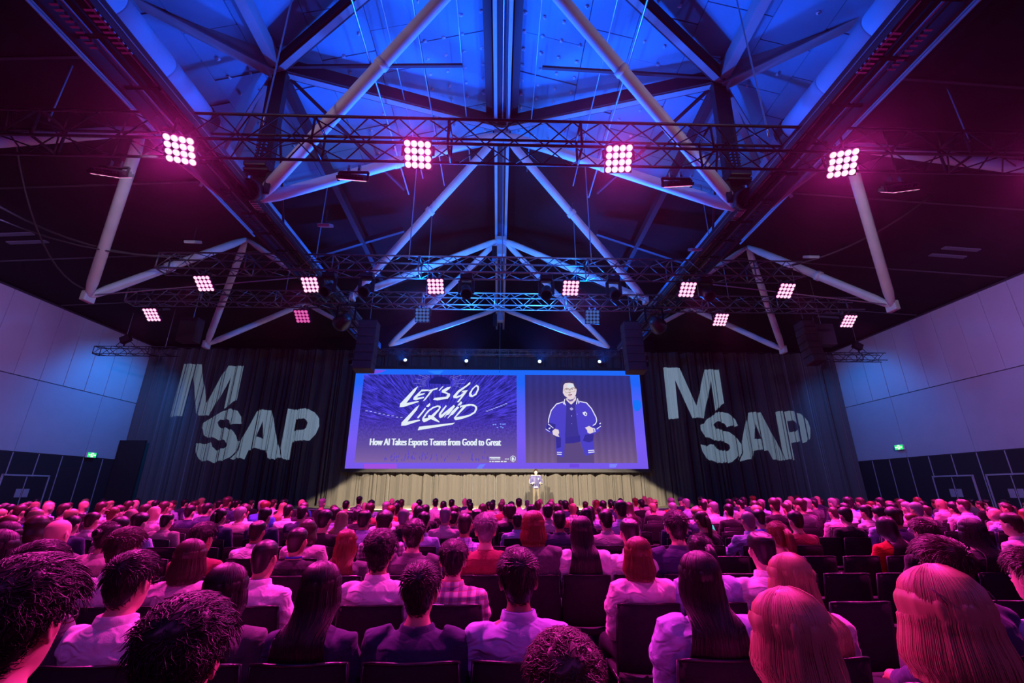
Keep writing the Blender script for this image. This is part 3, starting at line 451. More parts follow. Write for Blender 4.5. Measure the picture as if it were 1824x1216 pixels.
def flat(name,poly,m,y,parent,holes=(),th=.012):
    """a flat picture element on the screen face"""
    bm=bmesh.new()
    cv=bpy.data.curves.new(name,'CURVE'); cv.dimensions='2D'; cv.fill_mode='BOTH'
    for q in [poly]+list(holes):
        sp=cv.splines.new('POLY'); sp.points.add(len(q)-1); sp.use_cyclic_u=True
        for pt,(a,b) in zip(sp.points,q): pt.co=(a,b,0,1)
    o=bpy.data.objects.new(name,cv); COL.objects.link(o)
    dg=bpy.context.evaluated_depsgraph_get(); me=bpy.data.meshes.new_from_object(o.evaluated_get(dg))
    bpy.data.objects.remove(o); bpy.data.curves.remove(cv)
    me.name=name; me.materials.clear(); me.materials.append(m)
    co=np.empty(len(me.vertices)*3); me.vertices.foreach_get('co',co); co=co.reshape(-1,3)
    co=np.stack([co[:,0],np.full(len(co),y),co[:,1]],1); me.vertices.foreach_set('co',co.ravel()); me.update()
    return mesh_obj(name,me,parent)
def rect(x0,z0,x1,z1): return [(x0,z0),(x1,z0),(x1,z1),(x0,z1)]
SB=gradmat('screen_wash',[(0,lin(118,88,235)),(.25,lin(122,92,245)),(.6,lin(90,95,248)),(.85,lin(30,100,250)),(1,lin(25,105,250))],1,'Z',zb,zt)
flat('screen_face',rect(xl,zb,xr,zt),SB,.015,scr)
# moving background shapes of the screen frame
BC=[lin(120,75,225),lin(40,130,255),lin(160,80,225),lin(110,125,255),lin(20,115,250),lin(110,70,225),lin(125,130,250)]
for i,q in enumerate(ART['border']): flat('background_shape',q,emat('shape_%d'%i,BC[i],1),.008,scr)
def arena(N,L,tc,sp,base):
    # dim arena photograph: radial girders above, crowd below
    mp=N.new('ShaderNodeMapping'); mp.inputs['Location'].default_value=(3.4,0,-4.6); L.new(tc.outputs['Object'],mp.inputs[0])
    g=N.new('ShaderNodeTexGradient'); g.gradient_type='RADIAL'
    mp2=N.new('ShaderNodeMapping'); mp2.inputs['Rotation'].default_value=(R(90),0,0); L.new(mp.outputs[0],mp2.inputs[0]); L.new(mp2.outputs[0],g.inputs[0])
    w=N.new('ShaderNodeTexNoise'); w.noise_dimensions='2D'
    ln=N.new('ShaderNodeVectorMath'); ln.operation='LENGTH'; L.new(mp.outputs[0],ln.inputs[0])
    cb=N.new('ShaderNodeCombineXYZ'); ml=N.new('ShaderNodeMath'); ml.operation='MULTIPLY'; ml.inputs[1].default_value=170; L.new(g.outputs['Fac'],ml.inputs[0])
    ml2=N.new('ShaderNodeMath'); ml2.operation='MULTIPLY'; ml2.inputs[1].default_value=.75; L.new(ln.outputs['Value'],ml2.inputs[0])
    L.new(ml.outputs[0],cb.inputs[0]); L.new(ml2.outputs[0],cb.inputs[1]); L.new(cb.outputs[0],w.inputs['Vector']); w.inputs['Scale'].default_value=1.6; w.inputs['Detail'].default_value=6; w.inputs['Roughness'].default_value=.75
    r1=N.new('ShaderNodeMapRange'); r1.inputs[1].default_value=.42; r1.inputs[2].default_value=.72; r1.inputs[3].default_value=.45; r1.inputs[4].default_value=2.6; L.new(w.outputs['Fac'],r1.inputs[0])
    v=N.new('ShaderNodeTexNoise'); v.inputs['Scale'].default_value=9; v.inputs['Detail'].default_value=5; v.inputs['Roughness'].default_value=.8; L.new(tc.outputs['Object'],v.inputs['Vector'])
    r2=N.new('ShaderNodeMapRange'); r2.inputs[1].default_value=.4; r2.inputs[2].default_value=.75; r2.inputs[3].default_value=.7; r2.inputs[4].default_value=2.0; L.new(v.outputs['Fac'],r2.inputs[0])
    zr=N.new('ShaderNodeMapRange'); zr.inputs[1].default_value=5.0; zr.inputs[2].default_value=5.5; L.new(sp.outputs['Z'],zr.inputs[0])
    mx=N.new('ShaderNodeMix'); mx.data_type='FLOAT'; L.new(zr.outputs[0],mx.inputs[0]); L.new(r2.outputs[0],mx.inputs[2]); L.new(r1.outputs[0],mx.inputs[3])
    fl_=N.new('ShaderNodeMapRange'); fl_.inputs[1].default_value=3.9; fl_.inputs[2].default_value=4.8; L.new(sp.outputs['Z'],fl_.inputs[0])
    mf=N.new('ShaderNodeMix'); mf.data_type='FLOAT'; mf.inputs[2].default_value=1; L.new(fl_.outputs[0],mf.inputs[0]); L.new(mx.outputs[0],mf.inputs[3])
    m2=N.new('ShaderNodeMix'); m2.data_type='RGBA'; m2.blend_type='MULTIPLY'; m2.inputs[0].default_value=1; L.new(base,m2.inputs[6]); L.new(mf.outputs[0],m2.inputs[7])
    return m2.outputs[2]
sx0,sx1,sz0,sz1=-7.74,.98,2.97,7.84
SL=gradmat('arena_slide',[(0,lin(128,98,165)),(.18,lin(98,78,160)),(.42,lin(66,50,165)),(.6,lin(58,48,178)),(1,lin(50,48,172))],1,'Z',sz0,sz1,arena)
slide=flat('title_slide',rect(sx0,sz0,sx1,sz1),SL,.004,scr)
ray_=emat('ray_white',lin(150,150,230),1)
rc=(-3.42,7.38)
for k in range(25):
    a=R(-22+ (224/24)*k)
    r0,r1=.62,(.85 if k%2 else 1.12)
    q=[]
    for r,da in ((r0,-.012),(r1,-.008),(r1,.008),(r0,.012)):
        q.append((rc[0]+1.3*r*math.cos(a+da),rc[1]+.72*r*math.sin(a+da)))
    if all(b<sz1 and b>6.6 for _,b in q): flat('sun_ray',q,ray_,.0,slide)
dq=[(rc[0]+.62*math.cos(R(t)),rc[1]+.36*math.sin(R(t))) for t in range(-15,200,12)]
flat('arena_dome',dq,emat('dome_blue',lin(24,28,120),1),.0,slide)
for (u0,w_) in ((-7.45,2.2),(-.75,1.2)):
    for k in range(9):
        x=u0+k*w_/9; z=5.75-.05*k*(1 if u0<-2 else -1)+random.uniform(-.02,.02)
        flat('arena_light',rect(x,z,x+.13,z+.035),emat('arena_light',lin(170,180,255),1),.0,slide)
for (x,z) in ((-.32,5.02),(-.2,5.03),(.08,5.05),(.22,5.04),(.32,5.05),(-.1,4.86),(.1,4.9),(.2,4.85)):
    flat('arena_light',[(x+.05*math.cos(t),z+.035*math.sin(t)) for t in np.arange(0,6.2,.7)],emat('arena_blue',lin(120,150,255),1),.0,slide)
random.seed(8)
for k in range(70):
    x=random.uniform(-6.2,-.6); z=3.02+abs(random.gauss(0,.22)); h_=random.uniform(.06,.16)
    flat('crowd_hand',rect(x,z,x+.05,z+h_),emat('crowd_blue',lin(92,72,205),1),.002,slide)
WL=emat('lettering_white',lin(228,238,248),1)
for i,q in enumerate(ART['script']):
    hl={6:[ART['holes'][0]],10:[ART['holes'][1]],14:[ART['holes'][2]]}.get(i,())
    o=flat('script_letter' if i<15 else 'underline',q,WL,-.004,slide,hl)
def text(name,s,x0,x1,z0,caph,m,y,parent,bold=0,shear=0):
    cv=bpy.data.curves.new(name,'FONT'); cv.body=s; cv.size=1; cv.offset=bold; cv.shear=shear
    o=bpy.data.objects.new(name,cv); COL.objects.link(o)
    dg=bpy.context.evaluated_depsgraph_get(); me=bpy.data.meshes.new_from_object(o.evaluated_get(dg))
    bpy.data.objects.remove(o); bpy.data.curves.remove(cv)
    co=np.empty(len(me.vertices)*3); me.vertices.foreach_get('co',co); co=co.reshape(-1,3)
    mn=co[:,0].min(); mxx=co[:,0].max(); sxx=(x1-x0)/(mxx-mn); szz=caph/.69
    co=np.stack([x0+(co[:,0]-mn)*sxx,np.full(len(co),y),z0+co[:,1]*szz],1)
    me.vertices.foreach_set('co',co.ravel()); me.update(); me.materials.clear(); me.materials.append(m)
    return mesh_obj(name,me,parent)
t0,t1,t2=ART['text']
for dx in (-.024,-.012,0,.012,.024): text('slide_title','How AI Takes Esports Teams from Good to Great',t0[0]+dx,t1[0]+dx,t0[1]+.02,.36,WL,-.004-dx*.1,slide)
sm=ART['small']
text('sponsor_line','Collaborate',sm[2][0],sm[3][0],sm[2][1],.10,WL,-.004,slide)
def wordbars(x0,x1,z,h_,ws):
    tot=sum(ws)+.25*(len(ws)-1); u=x0; k=(x1-x0)/tot
    for w_ in ws: flat('sponsor_line',rect(u,z,u+w_*k,z+h_),WL,-.004,slide); u+=(w_+.25)*k
wordbars(sm[0][0],sm[1][0],sm[0][1]-.02,.07,[1.]); wordbars(sm[4][0],sm[5][0],sm[4][1]-.02,.06,[.5,.7,1.8,.8,.9]); wordbars(sm[6][0],sm[7][0],sm[6][1]-.02,.05,[.5,.4,.5])
shp=ART['shield'][0]; cx_=sum(p[0] for p in shp)/6; cz_=sum(p[1] for p in shp)/6
flat('shield_emblem',shp,WL,-.004,slide)
inn=[(cx_+(a-cx_)*.82,cz_+(b-cz_)*.82) for a,b in shp]
flat('shield_field',inn,emat('emblem_purple',lin(105,85,160),1),-.007,slide)
def hh(pts,c,s): return [(c[0]+a*s,c[1]+b*s) for a,b in pts]
HORSE=[(-.30,-.85),(-.62,-.3),(-.55,.35),(-.2,.75),(.05,.95),(.1,.6),(.35,.2),(.72,-.25),(.5,-.5),(.2,-.28),(.05,-.25),(.25,-.6),(.05,-.95)]
flat('horse_head',hh(HORSE,(cx_,cz_),.125),WL,-.010,slide)
# live video of the speaker
fx0,fx1,fz0,fz1=1.46,7.57,2.97,7.87
def drape_n(N,L,tc,sp,base):
    w=N.new('ShaderNodeTexWave'); w.inputs['Scale'].default_value=.8; w.inputs['Distortion'].default_value=1.5; w.inputs['Detail'].default_value=3; L.new(tc.outputs['Object'],w.inputs['Vector'])
    r=N.new('ShaderNodeMapRange'); r.inputs[3].default_value=.9; r.inputs[4].default_value=1.05; L.new(w.outputs['Fac'],r.inputs[0])
    m2=N.new('ShaderNodeMix'); m2.data_type='RGBA'; m2.blend_type='MULTIPLY'; m2.inputs[0].default_value=1; L.new(base,m2.inputs[6]); L.new(r.outputs[0],m2.inputs[7]); return m2.outputs[2]
feed=flat('video_feed',rect(fx0,fz0,fx1,fz1),gradmat('video_drape',[(0,lin(118,92,140)),(.35,lin(84,66,135)),(.75,lin(58,50,120)),(1,lin(45,50,135))],1,'Z',fz0,fz1,drape_n),.004,scr)
FC=dict(trousers=lin(92,72,130),jacket=lin(76,66,200),polo=lin(60,52,150),shade=lin(55,46,150),skin=lin(228,212,222),glow=lin(218,228,240),neck_shade=lin(120,95,160),hair=lin(58,52,110),stripe=lin(228,226,250),badge=lin(228,228,250),mouth=lin(105,40,70),lip=lin(225,180,205),nose=lin(150,110,135),glasses=lin(120,105,95),rim=lin(185,165,140),eye=lin(95,80,95),button=lin(170,165,225))
for i,k in enumerate(('trousers','polo','jacket','shade','skin','glow','neck_shade','hair','stripe','badge','mouth','lip','nose','glasses','rim','eye','button')):
    for j,q in enumerate(ART['feedpic'][k]):
        flat('filmed_'+k,q,emat('feed_'+k,FC[k],1),-.002-.002*i,feed)
bq=ART['feedpic']['badge'][0]; bx=sum(p[0] for p in bq)/6; bz=sum(p[1] for p in bq)/6
flat('filmed_badge_horse',hh(HORSE,(bx+.03,bz-.01),.075),emat('feed_jacket',FC['jacket'],1),-.04,feed)
# screen suspension
for x in (-7.2,0,7.2):
    v,f=tube([(x,.02,zt+.1),(x,.0,9.05)],.012,6); mesh_obj('suspension_wire',pydata('suspension_wire',v,f,STEEL),scr)
def hang(nm,label,p0,p1,r=.008,m=STEEL,sag=0,group=None):
    pts=[]
    for i in range(13):
        u=i/12; p=Vector(p0).lerp(Vector(p1),u); p.z-=sag*4*u*(1-u); pts.append(p-Vector(p0))
    v,f=tube(pts,r,6); o=mesh_obj(nm,pydata(nm,v,f,m,True),None,loc=p0); tag(o,label,'chain' if 'chain' in nm else 'cable',group); return o
# ------------------------------------------------------------------ box trusses
def truss(name,label,x0,x1,y,z,w,h,pitch=.5,r=.026,mt=TRUSS,dia=.014):
    t=empty(name,((x0+x1)/2,y,z)); tag(t,label,'truss')
    L2=(x1-x0)/2
    for a in (-1,1):
        for b in (-1,1):
            v,f=tube([(-L2,a*w/2,b*h/2),(L2,a*w/2,b*h/2)],r,8); mesh_obj('chord',pydata('chord',v,f,mt,True),t)
    b=B(); n=int((x1-x0)/pitch)
    for i in range(n):
        xa=-L2+i*pitch; xb=xa+pitch
        for (p,q) in (((-1,-1),(-1,1)),((1,-1),(1,1)),((-1,-1),(1,-1)),((-1,1),(1,1))):
            if i%2: p,q=q,p
            b.tube([(xa,p[0]*w/2,p[1]*h/2),(xb,q[0]*w/2,q[1]*h/2)],dia,5)
    o=b.build('lacing',mt,t,True); o['kind']='stuff'
    for i in range(int((x1-x0)/2.5)+1):
        xx=-L2+i*2.5
        bb=B()
        for (p,q) in (((-1,-1),(-1,1)),((1,-1),(1,1)),((-1,-1),(1,-1)),((-1,1),(1,1))):
            bb.tube([(xx,p[0]*w/2,p[1]*h/2),(xx,q[0]*w/2,q[1]*h/2)],r*.9,6)
        bb.build('frame',mt,t,True)
    return t
truss('lighting_truss','long dark box truss spanning the hall nearest the camera',-13.5,13.5,6.8,7.92,.5,.58,.55,.028,TRUSS_DARK)
truss('lighting_truss','box truss with ten moving heads and flood panels, second from the camera',-9.9,9.1,11.75,7.85,.45,.5,.5)
truss('lighting_truss','box truss lit bright blue in the middle, third from the camera',-12.7,12.9,14.2,7.85,.42,.45,.45)
truss('lighting_truss','short box truss with four blue spotlights directly above the screen',-7.0,7.3,24.45,9.15,.3,.3,.4,.02,dia=.01)
for s,sd in ((-1,'left'),(1,'right')):
    truss('side_truss','short truss stub with a flood lamp by the %s wall'%sd,min(s*18.9,s*15.2),max(s*18.9,s*15.2),20.2,7.75,.36,.36,.4,.02,TRUSS_DARK)
    hang('truss_wire','thin steel wire hanging the %s wall truss from the ceiling'%sd,(s*15.8,20.2,9.9),(s*15.8,20.2,7.93),.012)
    fd=empty('flood_lamp',(s*17.6,20.05,8.12)); tag(fd,'small black flood lamp on top of the %s wall truss'%sd,'lamp')
    o=B().box((0,0,.17),(.42,.22,.32),Matrix.Rotation(s*.5,3,'Y')).build('housing',BLK,fd); beveled(o,.02)
    B().bar((0,0,-.17),(0,0,.05),.05,.05).build('clamp',BLK,fd)
    B().tube([(s*-.5,0,-.15),(s*-.1,0,.18),(s*.1,0,.18),(s*.35,0,-.15)],.015,6).build('yoke',BLK,fd)
    B().tube([(0,0,.3),(0,0,1.5)],.008,5).build('safety_wire',STEEL,fd)
# ------------------------------------------------------------------ LED flood panels
LENS=bpy.data.materials.new('magenta_led'); LENS.use_nodes=True
def led(name,core,rim,s1,s2,p0=.68):
    m=bpy.data.materials.new(name); m.use_nodes=True; nt=m.node_tree; N=nt.nodes; L=nt.links; N.clear()
    o=N.new('ShaderNodeOutputMaterial'); e=N.new('ShaderNodeEmission'); tc=N.new('ShaderNodeTexCoord')
    ln=N.new('ShaderNodeVectorMath'); ln.operation='LENGTH'; mp=N.new('ShaderNodeMapping'); mp.inputs['Scale'].default_value=(1,1,0)
    L.new(tc.outputs['Object'],mp.inputs[0]); L.new(mp.outputs[0],ln.inputs[0])
    cr=N.new('ShaderNodeValToRGB'); cr.color_ramp.interpolation='LINEAR'
    cr.color_ramp.elements[0].position=p0; cr.color_ramp.elements[0].color=(*core,1); cr.color_ramp.elements[1].position=p0+.14; cr.color_ramp.elements[1].color=(*rim,1)
    mr=N.new('ShaderNodeMapRange'); mr.inputs[2].default_value=.0605; L.new(ln.outputs['Value'],mr.inputs[0]); L.new(mr.outputs[0],cr.inputs[0])
    L.new(cr.outputs[0],e.inputs[0]); e.inputs[1].default_value=s1; L.new(e.outputs[0],o.inputs[0]); m.cycles.emission_sampling='NONE'
    return m
LED_HI=led('led_bright',lin(236,232,222),(1,.03,.6),1.15,1,.84)
LED_MID=led('led_mid',lin(255,225,240),(1,.05,.6),1.1,1,.80)
LED_LOW=led('led_dim',lin(235,120,190),(.8,.03,.4),.8,1)
LED_OFF=led('led_blue_dim',lin(70,110,190),(.02,.08,.3),.7,1)
lens_v,lens_f=lathe([(.0005,-.012),(.03,-.010),(.056,-.004),(.0605,.004)],14)
lens_me={}
for nm,m in (('hi',LED_HI),('mid',LED_MID),('low',LED_LOW),('off',LED_OFF)): lens_me[nm]=pydata('lens',lens_v,lens_f,m,True)
hb_=B(); hb_.box((0,0,.035),(.50,.50,.06)); 
for i in range(9): hb_.box((-.22+.055*i,0,.085),(.012,.44,.05))
hous_me=pydata('housing',hb_.v,hb_.f,mat('lamp_housing',(.018,.018,.02),.45,.3))
yb=B(); yb.bar((-.29,0,.02),(-.29,0,.36),.05,.02); yb.bar((.29,0,.02),(.29,0,.36),.05,.02); yb.bar((-.3,0,.36),(.3,0,.36),.05,.03)
yoke_me=pydata('yoke',yb.v,yb.f,BLK)
def panel(x,y,z,target,kind,label,group,clampz,sc_=1):
    t=empty('flood_light',(x,y,z)); tag(t,label,'stage light',group); t.scale=(sc_,)*3
    d=Vector(target)-Vector((x,y,z)); q=d.to_track_quat('-Z','Y')
    t.rotation_mode='QUATERNION'; t.rotation_quaternion=(1,0,0,0)
    hobj=mesh_obj('housing',hous_me,t); hobj.rotation_mode='QUATERNION'; hobj.rotation_quaternion=q
    for i in range(4):
        for j in range(4):
            o=mesh_obj('lens',lens_me[kind],hobj); o.location=(-.18+.12*i,-.18+.12*j,-.002)
    b=B(); h=clampz-z
    for s in (-1,1): b.bar((s*.28,0,-.02),(s*.28,0,h*.55),.045,.02)
    b.bar((-.29,0,h*.55),(.29,0,h*.55),.045,.03); b.build('yoke',BLK,t)
    b=B(); 
    for s in (-1,1): b.box((s*.1,0,h*.78),(.05,.06,h*.46))
    b.build('clamp',CHROME,t)
    return t
names=['first','second','third','fourth','fifth']
for i,(x,y) in enumerate(T1): panel(x,y,7.32,(x*.75,1.2,1.0),'hi','bright magenta four by four flood panel, %s from left along the nearest truss'%names[i],'bright flood panels on the nearest truss',7.63)
for i,(x,y) in enumerate(T1B): panel(x,y,7.30,(x*1.15,11.6,1.6),'hi','edge-on magenta flood panel tilted to the stage, %s from left on nearest truss'%names[i],'tilted flood panels on the nearest truss',7.63)
nm6=['first','second','third','fourth','fifth','sixth']
for i,(x,y) in enumerate(T2): panel(x,y,7.25,(x*1.05,6.2,1.0),'mid','magenta flood panel, %s from left along the second truss'%nm6[i],'flood panels on the second truss',7.6)
for i,(x,y) in enumerate(T3): panel(x,y,7.21,(x*1.03,8.5,1.0),'low' if i==1 else 'mid','magenta flood panel, %s from left along the third truss'%nm6[i],'flood panels on the third truss',7.62)
for i,(x,y) in enumerate(((-2.67,14.05),(3.2,14.05))): panel(x,y,7.25,(x,2,4),'off','unlit blue-grey flood panel under the %s of the third truss'%['left','right'][i],'unlit flood panels',7.62)
# ------------------------------------------------------------------ moving-head spotlights
MH=mat('moving_head_shell',(.03,.028,.03),.4,.1)
hv,hf=lathe([(.001,.30),(.10,.29),(.145,.22),(.15,.0),(.165,-.10),(.165,-.22),(.14,-.22),(.135,-.05)],20)
head_me=pydata('lamp_head',hv,hf,MH,True)
lv,lf=lathe([(.001,-.17),(.08,-.175),(.135,-.15)],18)
def moving(x,y,z,target,label,group,lens=None,s_=1.0,hang_=0):
    t=empty('moving_spotlight',(x,y,z)); tag(t,label,'spotlight',group); t.scale=(s_,)*3
    if hang_: B().tube([(0,0,.55),(0,0,.55+hang_/s_)],.025,6).build('hanger',BLK,t)
    q=(Vector(target)-Vector((x,y,z))).to_track_quat('-Z','Y')
    o=mesh_obj('lamp_head',head_me,t); o.rotation_mode='QUATERNION'; o.rotation_quaternion=q
    if lens: mesh_obj('lens',pydata('lens',lv,lf,lens,True),o)
    b=B(); b.bar((-.19,0,-.06),(-.19,0,.36),.10,.04); b.bar((.19,0,-.06),(.19,0,.36),.10,.04); b.bar((-.2,0,.36),(.2,0,.36),.16,.05); beveled(b.build('yoke',MH,t),.015)
    o=B().box((0,0,.46),(.36,.26,.15)).build('base',MH,t); beveled(o,.02)
    B().box((0,0,.56),(.10,.06,.10)).build('clamp',CHROME,t)
    return t
GP=[(-5.2,13.9,7.02),(5.3,13.9,7.02)]
mh=[(-3.9,11.7,(-4.5,6,2)),(-1.0,11.7,(-.2,7,2)),(1.35,11.7,(.6,7,2)),(3.35,11.7,(3.6,6,2)),(6.1,11.7,(7,6,2)),(-5.0,11.7,(-6,6,2))]
for i,(x,y,tg) in enumerate(mh): moving(x,y,7.05,tg,'dark moving head spotlight under the second truss, %s from left'%nm6[sorted(q_[0] for q_ in mh).index(x)],'moving heads on the second truss')
BLENS=emat('blue_white_lens',(.55,.80,1),2.2)
for i,(x,y) in enumerate(((-5.41,24.4),(-1.92,24.4),(2.3,24.4),(5.78,24.4))):
    moving(x,y,8.60,(x*.7,6,7.5 if i in(1,2) else 10.5),'small blue shining spotlight above the screen, %s from left'%names[i],'blue spotlights above the screen',BLENS,.72)
for s,sd in ((-1,'left'),(1,'right')):
    moving(s*5.75,8.7,8.15,(s*5.2,4.5,5.5),'large dark followspot hood hanging beside the %s hub column'%sd,None,None,1.5)
    moving(s*8.15,23.4,8.2,(s*8,10,6),'dark moving head hanging at the outer %s end of the screen truss'%sd,None,None,.9,2.4)
for i,(x,y,z) in enumerate(((-8.3,10.6,7.9),(8.9,10.9,7.9),(-4.3,9.4,7.7),(5.4,10.6,7.9))):
    fd=empty('flood_box',(x,y,z)); tag(fd,'small pale square work light under the %s catwalk, %s one'%('left' if x<0 else 'right',['outer','outer','inner','inner'][i]),'lamp')
    o=B().box((0,0,0),(.3,.3,.08),Matrix.Rotation(.5,3,'X')).build('housing',GREYST,fd); beveled(o,.02)
    B().box((0,-.02,-.045),(.24,.24,.01),Matrix.Rotation(.5,3,'X')).build('glass',mat('lamp_glass',(.75,.72,.75),.2),fd)
    B().tube([(0,0,.03),(0,0,.45)],.015,5).build('hanger',BLK,fd)
# logo projectors: a spotlight shining through a cut metal stencil inside its barrel
for gi,(gx,gy,gz) in enumerate(GP):
    sh=0 if gi==0 else 27.82
    src=Vector((gx,gy,gz)); ctr=Vector((-14.07+sh,24.9,5.85)); ax=(ctr-src).normalized()
    q=ax.to_track_quat('-Z','Y'); M3=q.to_matrix()
    D=.40
    def pr(p):
        d=Vector((p[0]+sh,24.93,p[1]))-src; l=M3.transposed()@d; return (l.x/-l.z*D,l.y/-l.z*D)
    cv=bpy.data.curves.new('stencil','CURVE'); cv.dimensions='2D'; cv.fill_mode='BOTH'
    rings=[[(.26*math.cos(t),.26*math.sin(t)) for t in np.arange(0,6.28,.26)]]+[[pr(p) for p in g] for g in GOBO+GHOLE]
    for rg in rings:
        sp=cv.splines.new('POLY'); sp.points.add(len(rg)-1); sp.use_cyclic_u=True
        for pt,(a,b) in zip(sp.points,rg): pt.co=(a,b,0,1)
    o=bpy.data.objects.new('stencil',cv); COL.objects.link(o)
    dg=bpy.context.evaluated_depsgraph_get(); me=bpy.data.meshes.new_from_object(o.evaluated_get(dg)); bpy.data.objects.remove(o)
    me.materials.clear(); me.materials.append(BLK)
    t=empty('logo_projector',src); tag(t,'black logo projector barrel under the third truss, throwing letters on the %s drape'%('left' if gi==0 else 'right'),'projector')
    st=mesh_obj('stencil',me,t); st.rotation_mode='QUATERNION'; st.rotation_quaternion=q; st.location=M3@Vector((0,0,-D))
    v,f=lathe([(.001,.16),(.12,.15),(.16,.08),(.262,-D+.02),(.27,-D-.05),(.285,-D-.05),(.28,-.3),(.18,.10),(.13,.19),(.001,.2)],20)
    bo=mesh_obj('barrel',pydata('barrel',v,f,MH,True),t); bo.rotation_mode='QUATERNION'; bo.rotation_quaternion=q
    b=B(); b.bar((-.3,0,-.05),(-.3,0,.5),.06,.03); b.bar((.3,0,-.05),(.3,0,.5),.06,.03); b.bar((-.31,0,.5),(.31,0,.5),.06,.04); b.box((0,0,.56),(.06,.08,.1)); b.build('yoke',BLK,t)
    L_=spot('logo_beam',src,ctr,GOBO_W,(.44,.67,1.0),78,0,0.0); L_.data.shadow_soft_size=0
# ------------------------------------------------------------------ loudspeakers, hoists, cables
def line_array(x,y,z0,z1,label,w=.74,d=.55):
    t=empty('line_array',(x,y,z1)); tag(t,label,'loudspeaker')
    n=6; h=(z1-z0)/n
    for i in range(n):
        dy=-.02*i*i*.3
        o=B().box((0,dy,-h*(i+.5)),(w,d,h-.02),Matrix.Rotation(-.03*i,3,'X')).build('cabinet',mat('speaker_black',(.05,.03,.04),.6),t); beveled(o,.02)
    B().box((0,0,.05),(w*.8,.3,.06)).build('flying_frame',BLK,t)
    B().tube([(0,0,.06),(0,0,2.6)],.012,5).build('chain',STEEL,t)
line_array(-5.35,17,5.98,8.1,'tall dark hanging loudspeaker column above the screen, left one'); line_array(5.45,17,6.0,8.15,'tall dark hanging loudspeaker column above the screen, right one')
line_array(12.1,16,6.15,7.9,'curved black loudspeaker column hanging over the right audience block',.5)
t=empty('loudspeaker',(-11.75,16,7.3)); tag(t,'boxy black loudspeaker hanging near left wall above the letters','loudspeaker')
beveled(B().box((0,0,0),(.68,.4,.95)).build('cabinet',mat('speaker_black',(.05,.03,.04),.6),t),.03)
B().box((0,-.21,0),(.60,.02,.87)).build('grille',mat('grille_dark',(.035,.03,.032),.7),t); B().tube([(0,0,.45),(0,0,2.7)],.012,5).build('chain',STEEL,t)
t=empty('loudspeaker',(13.1,16.4,7.5)); tag(t,'boxy black loudspeaker hanging near right wall above the letters','loudspeaker')
beveled(B().box((0,0,0),(.72,.4,.9)).build('cabinet',mat('speaker_black',(.05,.03,.04),.6),t),.03); B().tube([(0,0,.42),(0,0,2.5)],.012,5).build('chain',STEEL,t)
# ridge projector boxes
for y,z in ((17.04,11.75),(22.3,10.7)):
    t=empty('hoist',(0,y,z)); tag(t,'grey motor hoist hanging at the ridge node, %s one'%('nearer' if y<20 else 'farther'),'hoist')
    beveled(B().box((.0,0,-.2),(.34,.34,.5)).build('motor',GREYST,t),.03); B().box((-.28,0,-.35),(.22,.28,.62)).build('chain_bag',BLK,t)
    B().tube([(0,0,-.4),(0,-.3,-3.4)],.012,5).build('chain',STEEL,t)
hz=[(-5.0,8.0),(-1.8,8.05),(5.0,8.0),(0.35,8.05)]
for i,(x,y,zt_) in enumerate(((-8.6,6.8,9.6),(-4.6,6.8,12.4),(0.1,6.8,13.0),(5.3,6.8,12.3),(9.4,6.8,9.6))): hang('hoist_chain','steel hoist chain holding up the nearest truss, %s from left'%nm6[i],(x,y,zt_),(x,y,8.2),.016,STEEL,0,'hoist chains of the nearest truss')
for i,(x,y,zt_) in enumerate(((-5.5,11.75,11),(-2.75,11.75,12.5),(0.05,11.75,12.6),(2.75,11.75,12.5),(6.5,11.75,11))): hang('hoist_chain','steel hoist chain holding up the second truss, %s from left'%nm6[i],(x,y,zt_),(x,y,8.1),.016,STEEL,0,'hoist chains of the second truss')
for i,(x,y,zt_) in enumerate(((-7.5,14.2,9.8),(-2.6,14.2,12),(2.75,14.2,12),(8.2,14.2,9.8))): hang('hoist_chain','steel hoist chain holding up the third truss, %s from left'%nm6[i],(x,y,zt_),(x,y,8.07),.014,STEEL,0,'hoist chains of the third truss')
hang('power_cable','thick black cable sagging from left side ceiling to the second truss',(-14.3,9.0,9.55),(-9.7,11.8,8.1),.03,mat('cable_rubber',(.06,.055,.06),.5),.75)
hang('power_cable','second thinner black cable sagging to the left end of second truss',(-15.0,8.2,9.55),(-9.2,11.7,8.1),.02,mat('cable_rubber',(.06,.055,.06),.5),1.0)
hang('power_cable','black cable looping from the right side ceiling to second truss',(12.3,10.2,9.55),(8.9,11.8,8.1),.025,mat('cable_rubber',(.06,.055,.06),.5),.3)
hang('power_cable','cable hanging from the ceiling to the left lower strut node',(-11.0,8.0,9.6),(-11.6,11.6,6.9),.02,mat('cable_rubber',(.06,.055,.06),.5),.9)
for s,sd in ((-1,'left'),(1,'right')):
    hang('tie_cable','thin steel tie rod from the %s lower strut node to the catwalk'%sd,(s*11.5,11.7,6.8),(s*6.4,13.0,8.1),.02,STEEL,0)

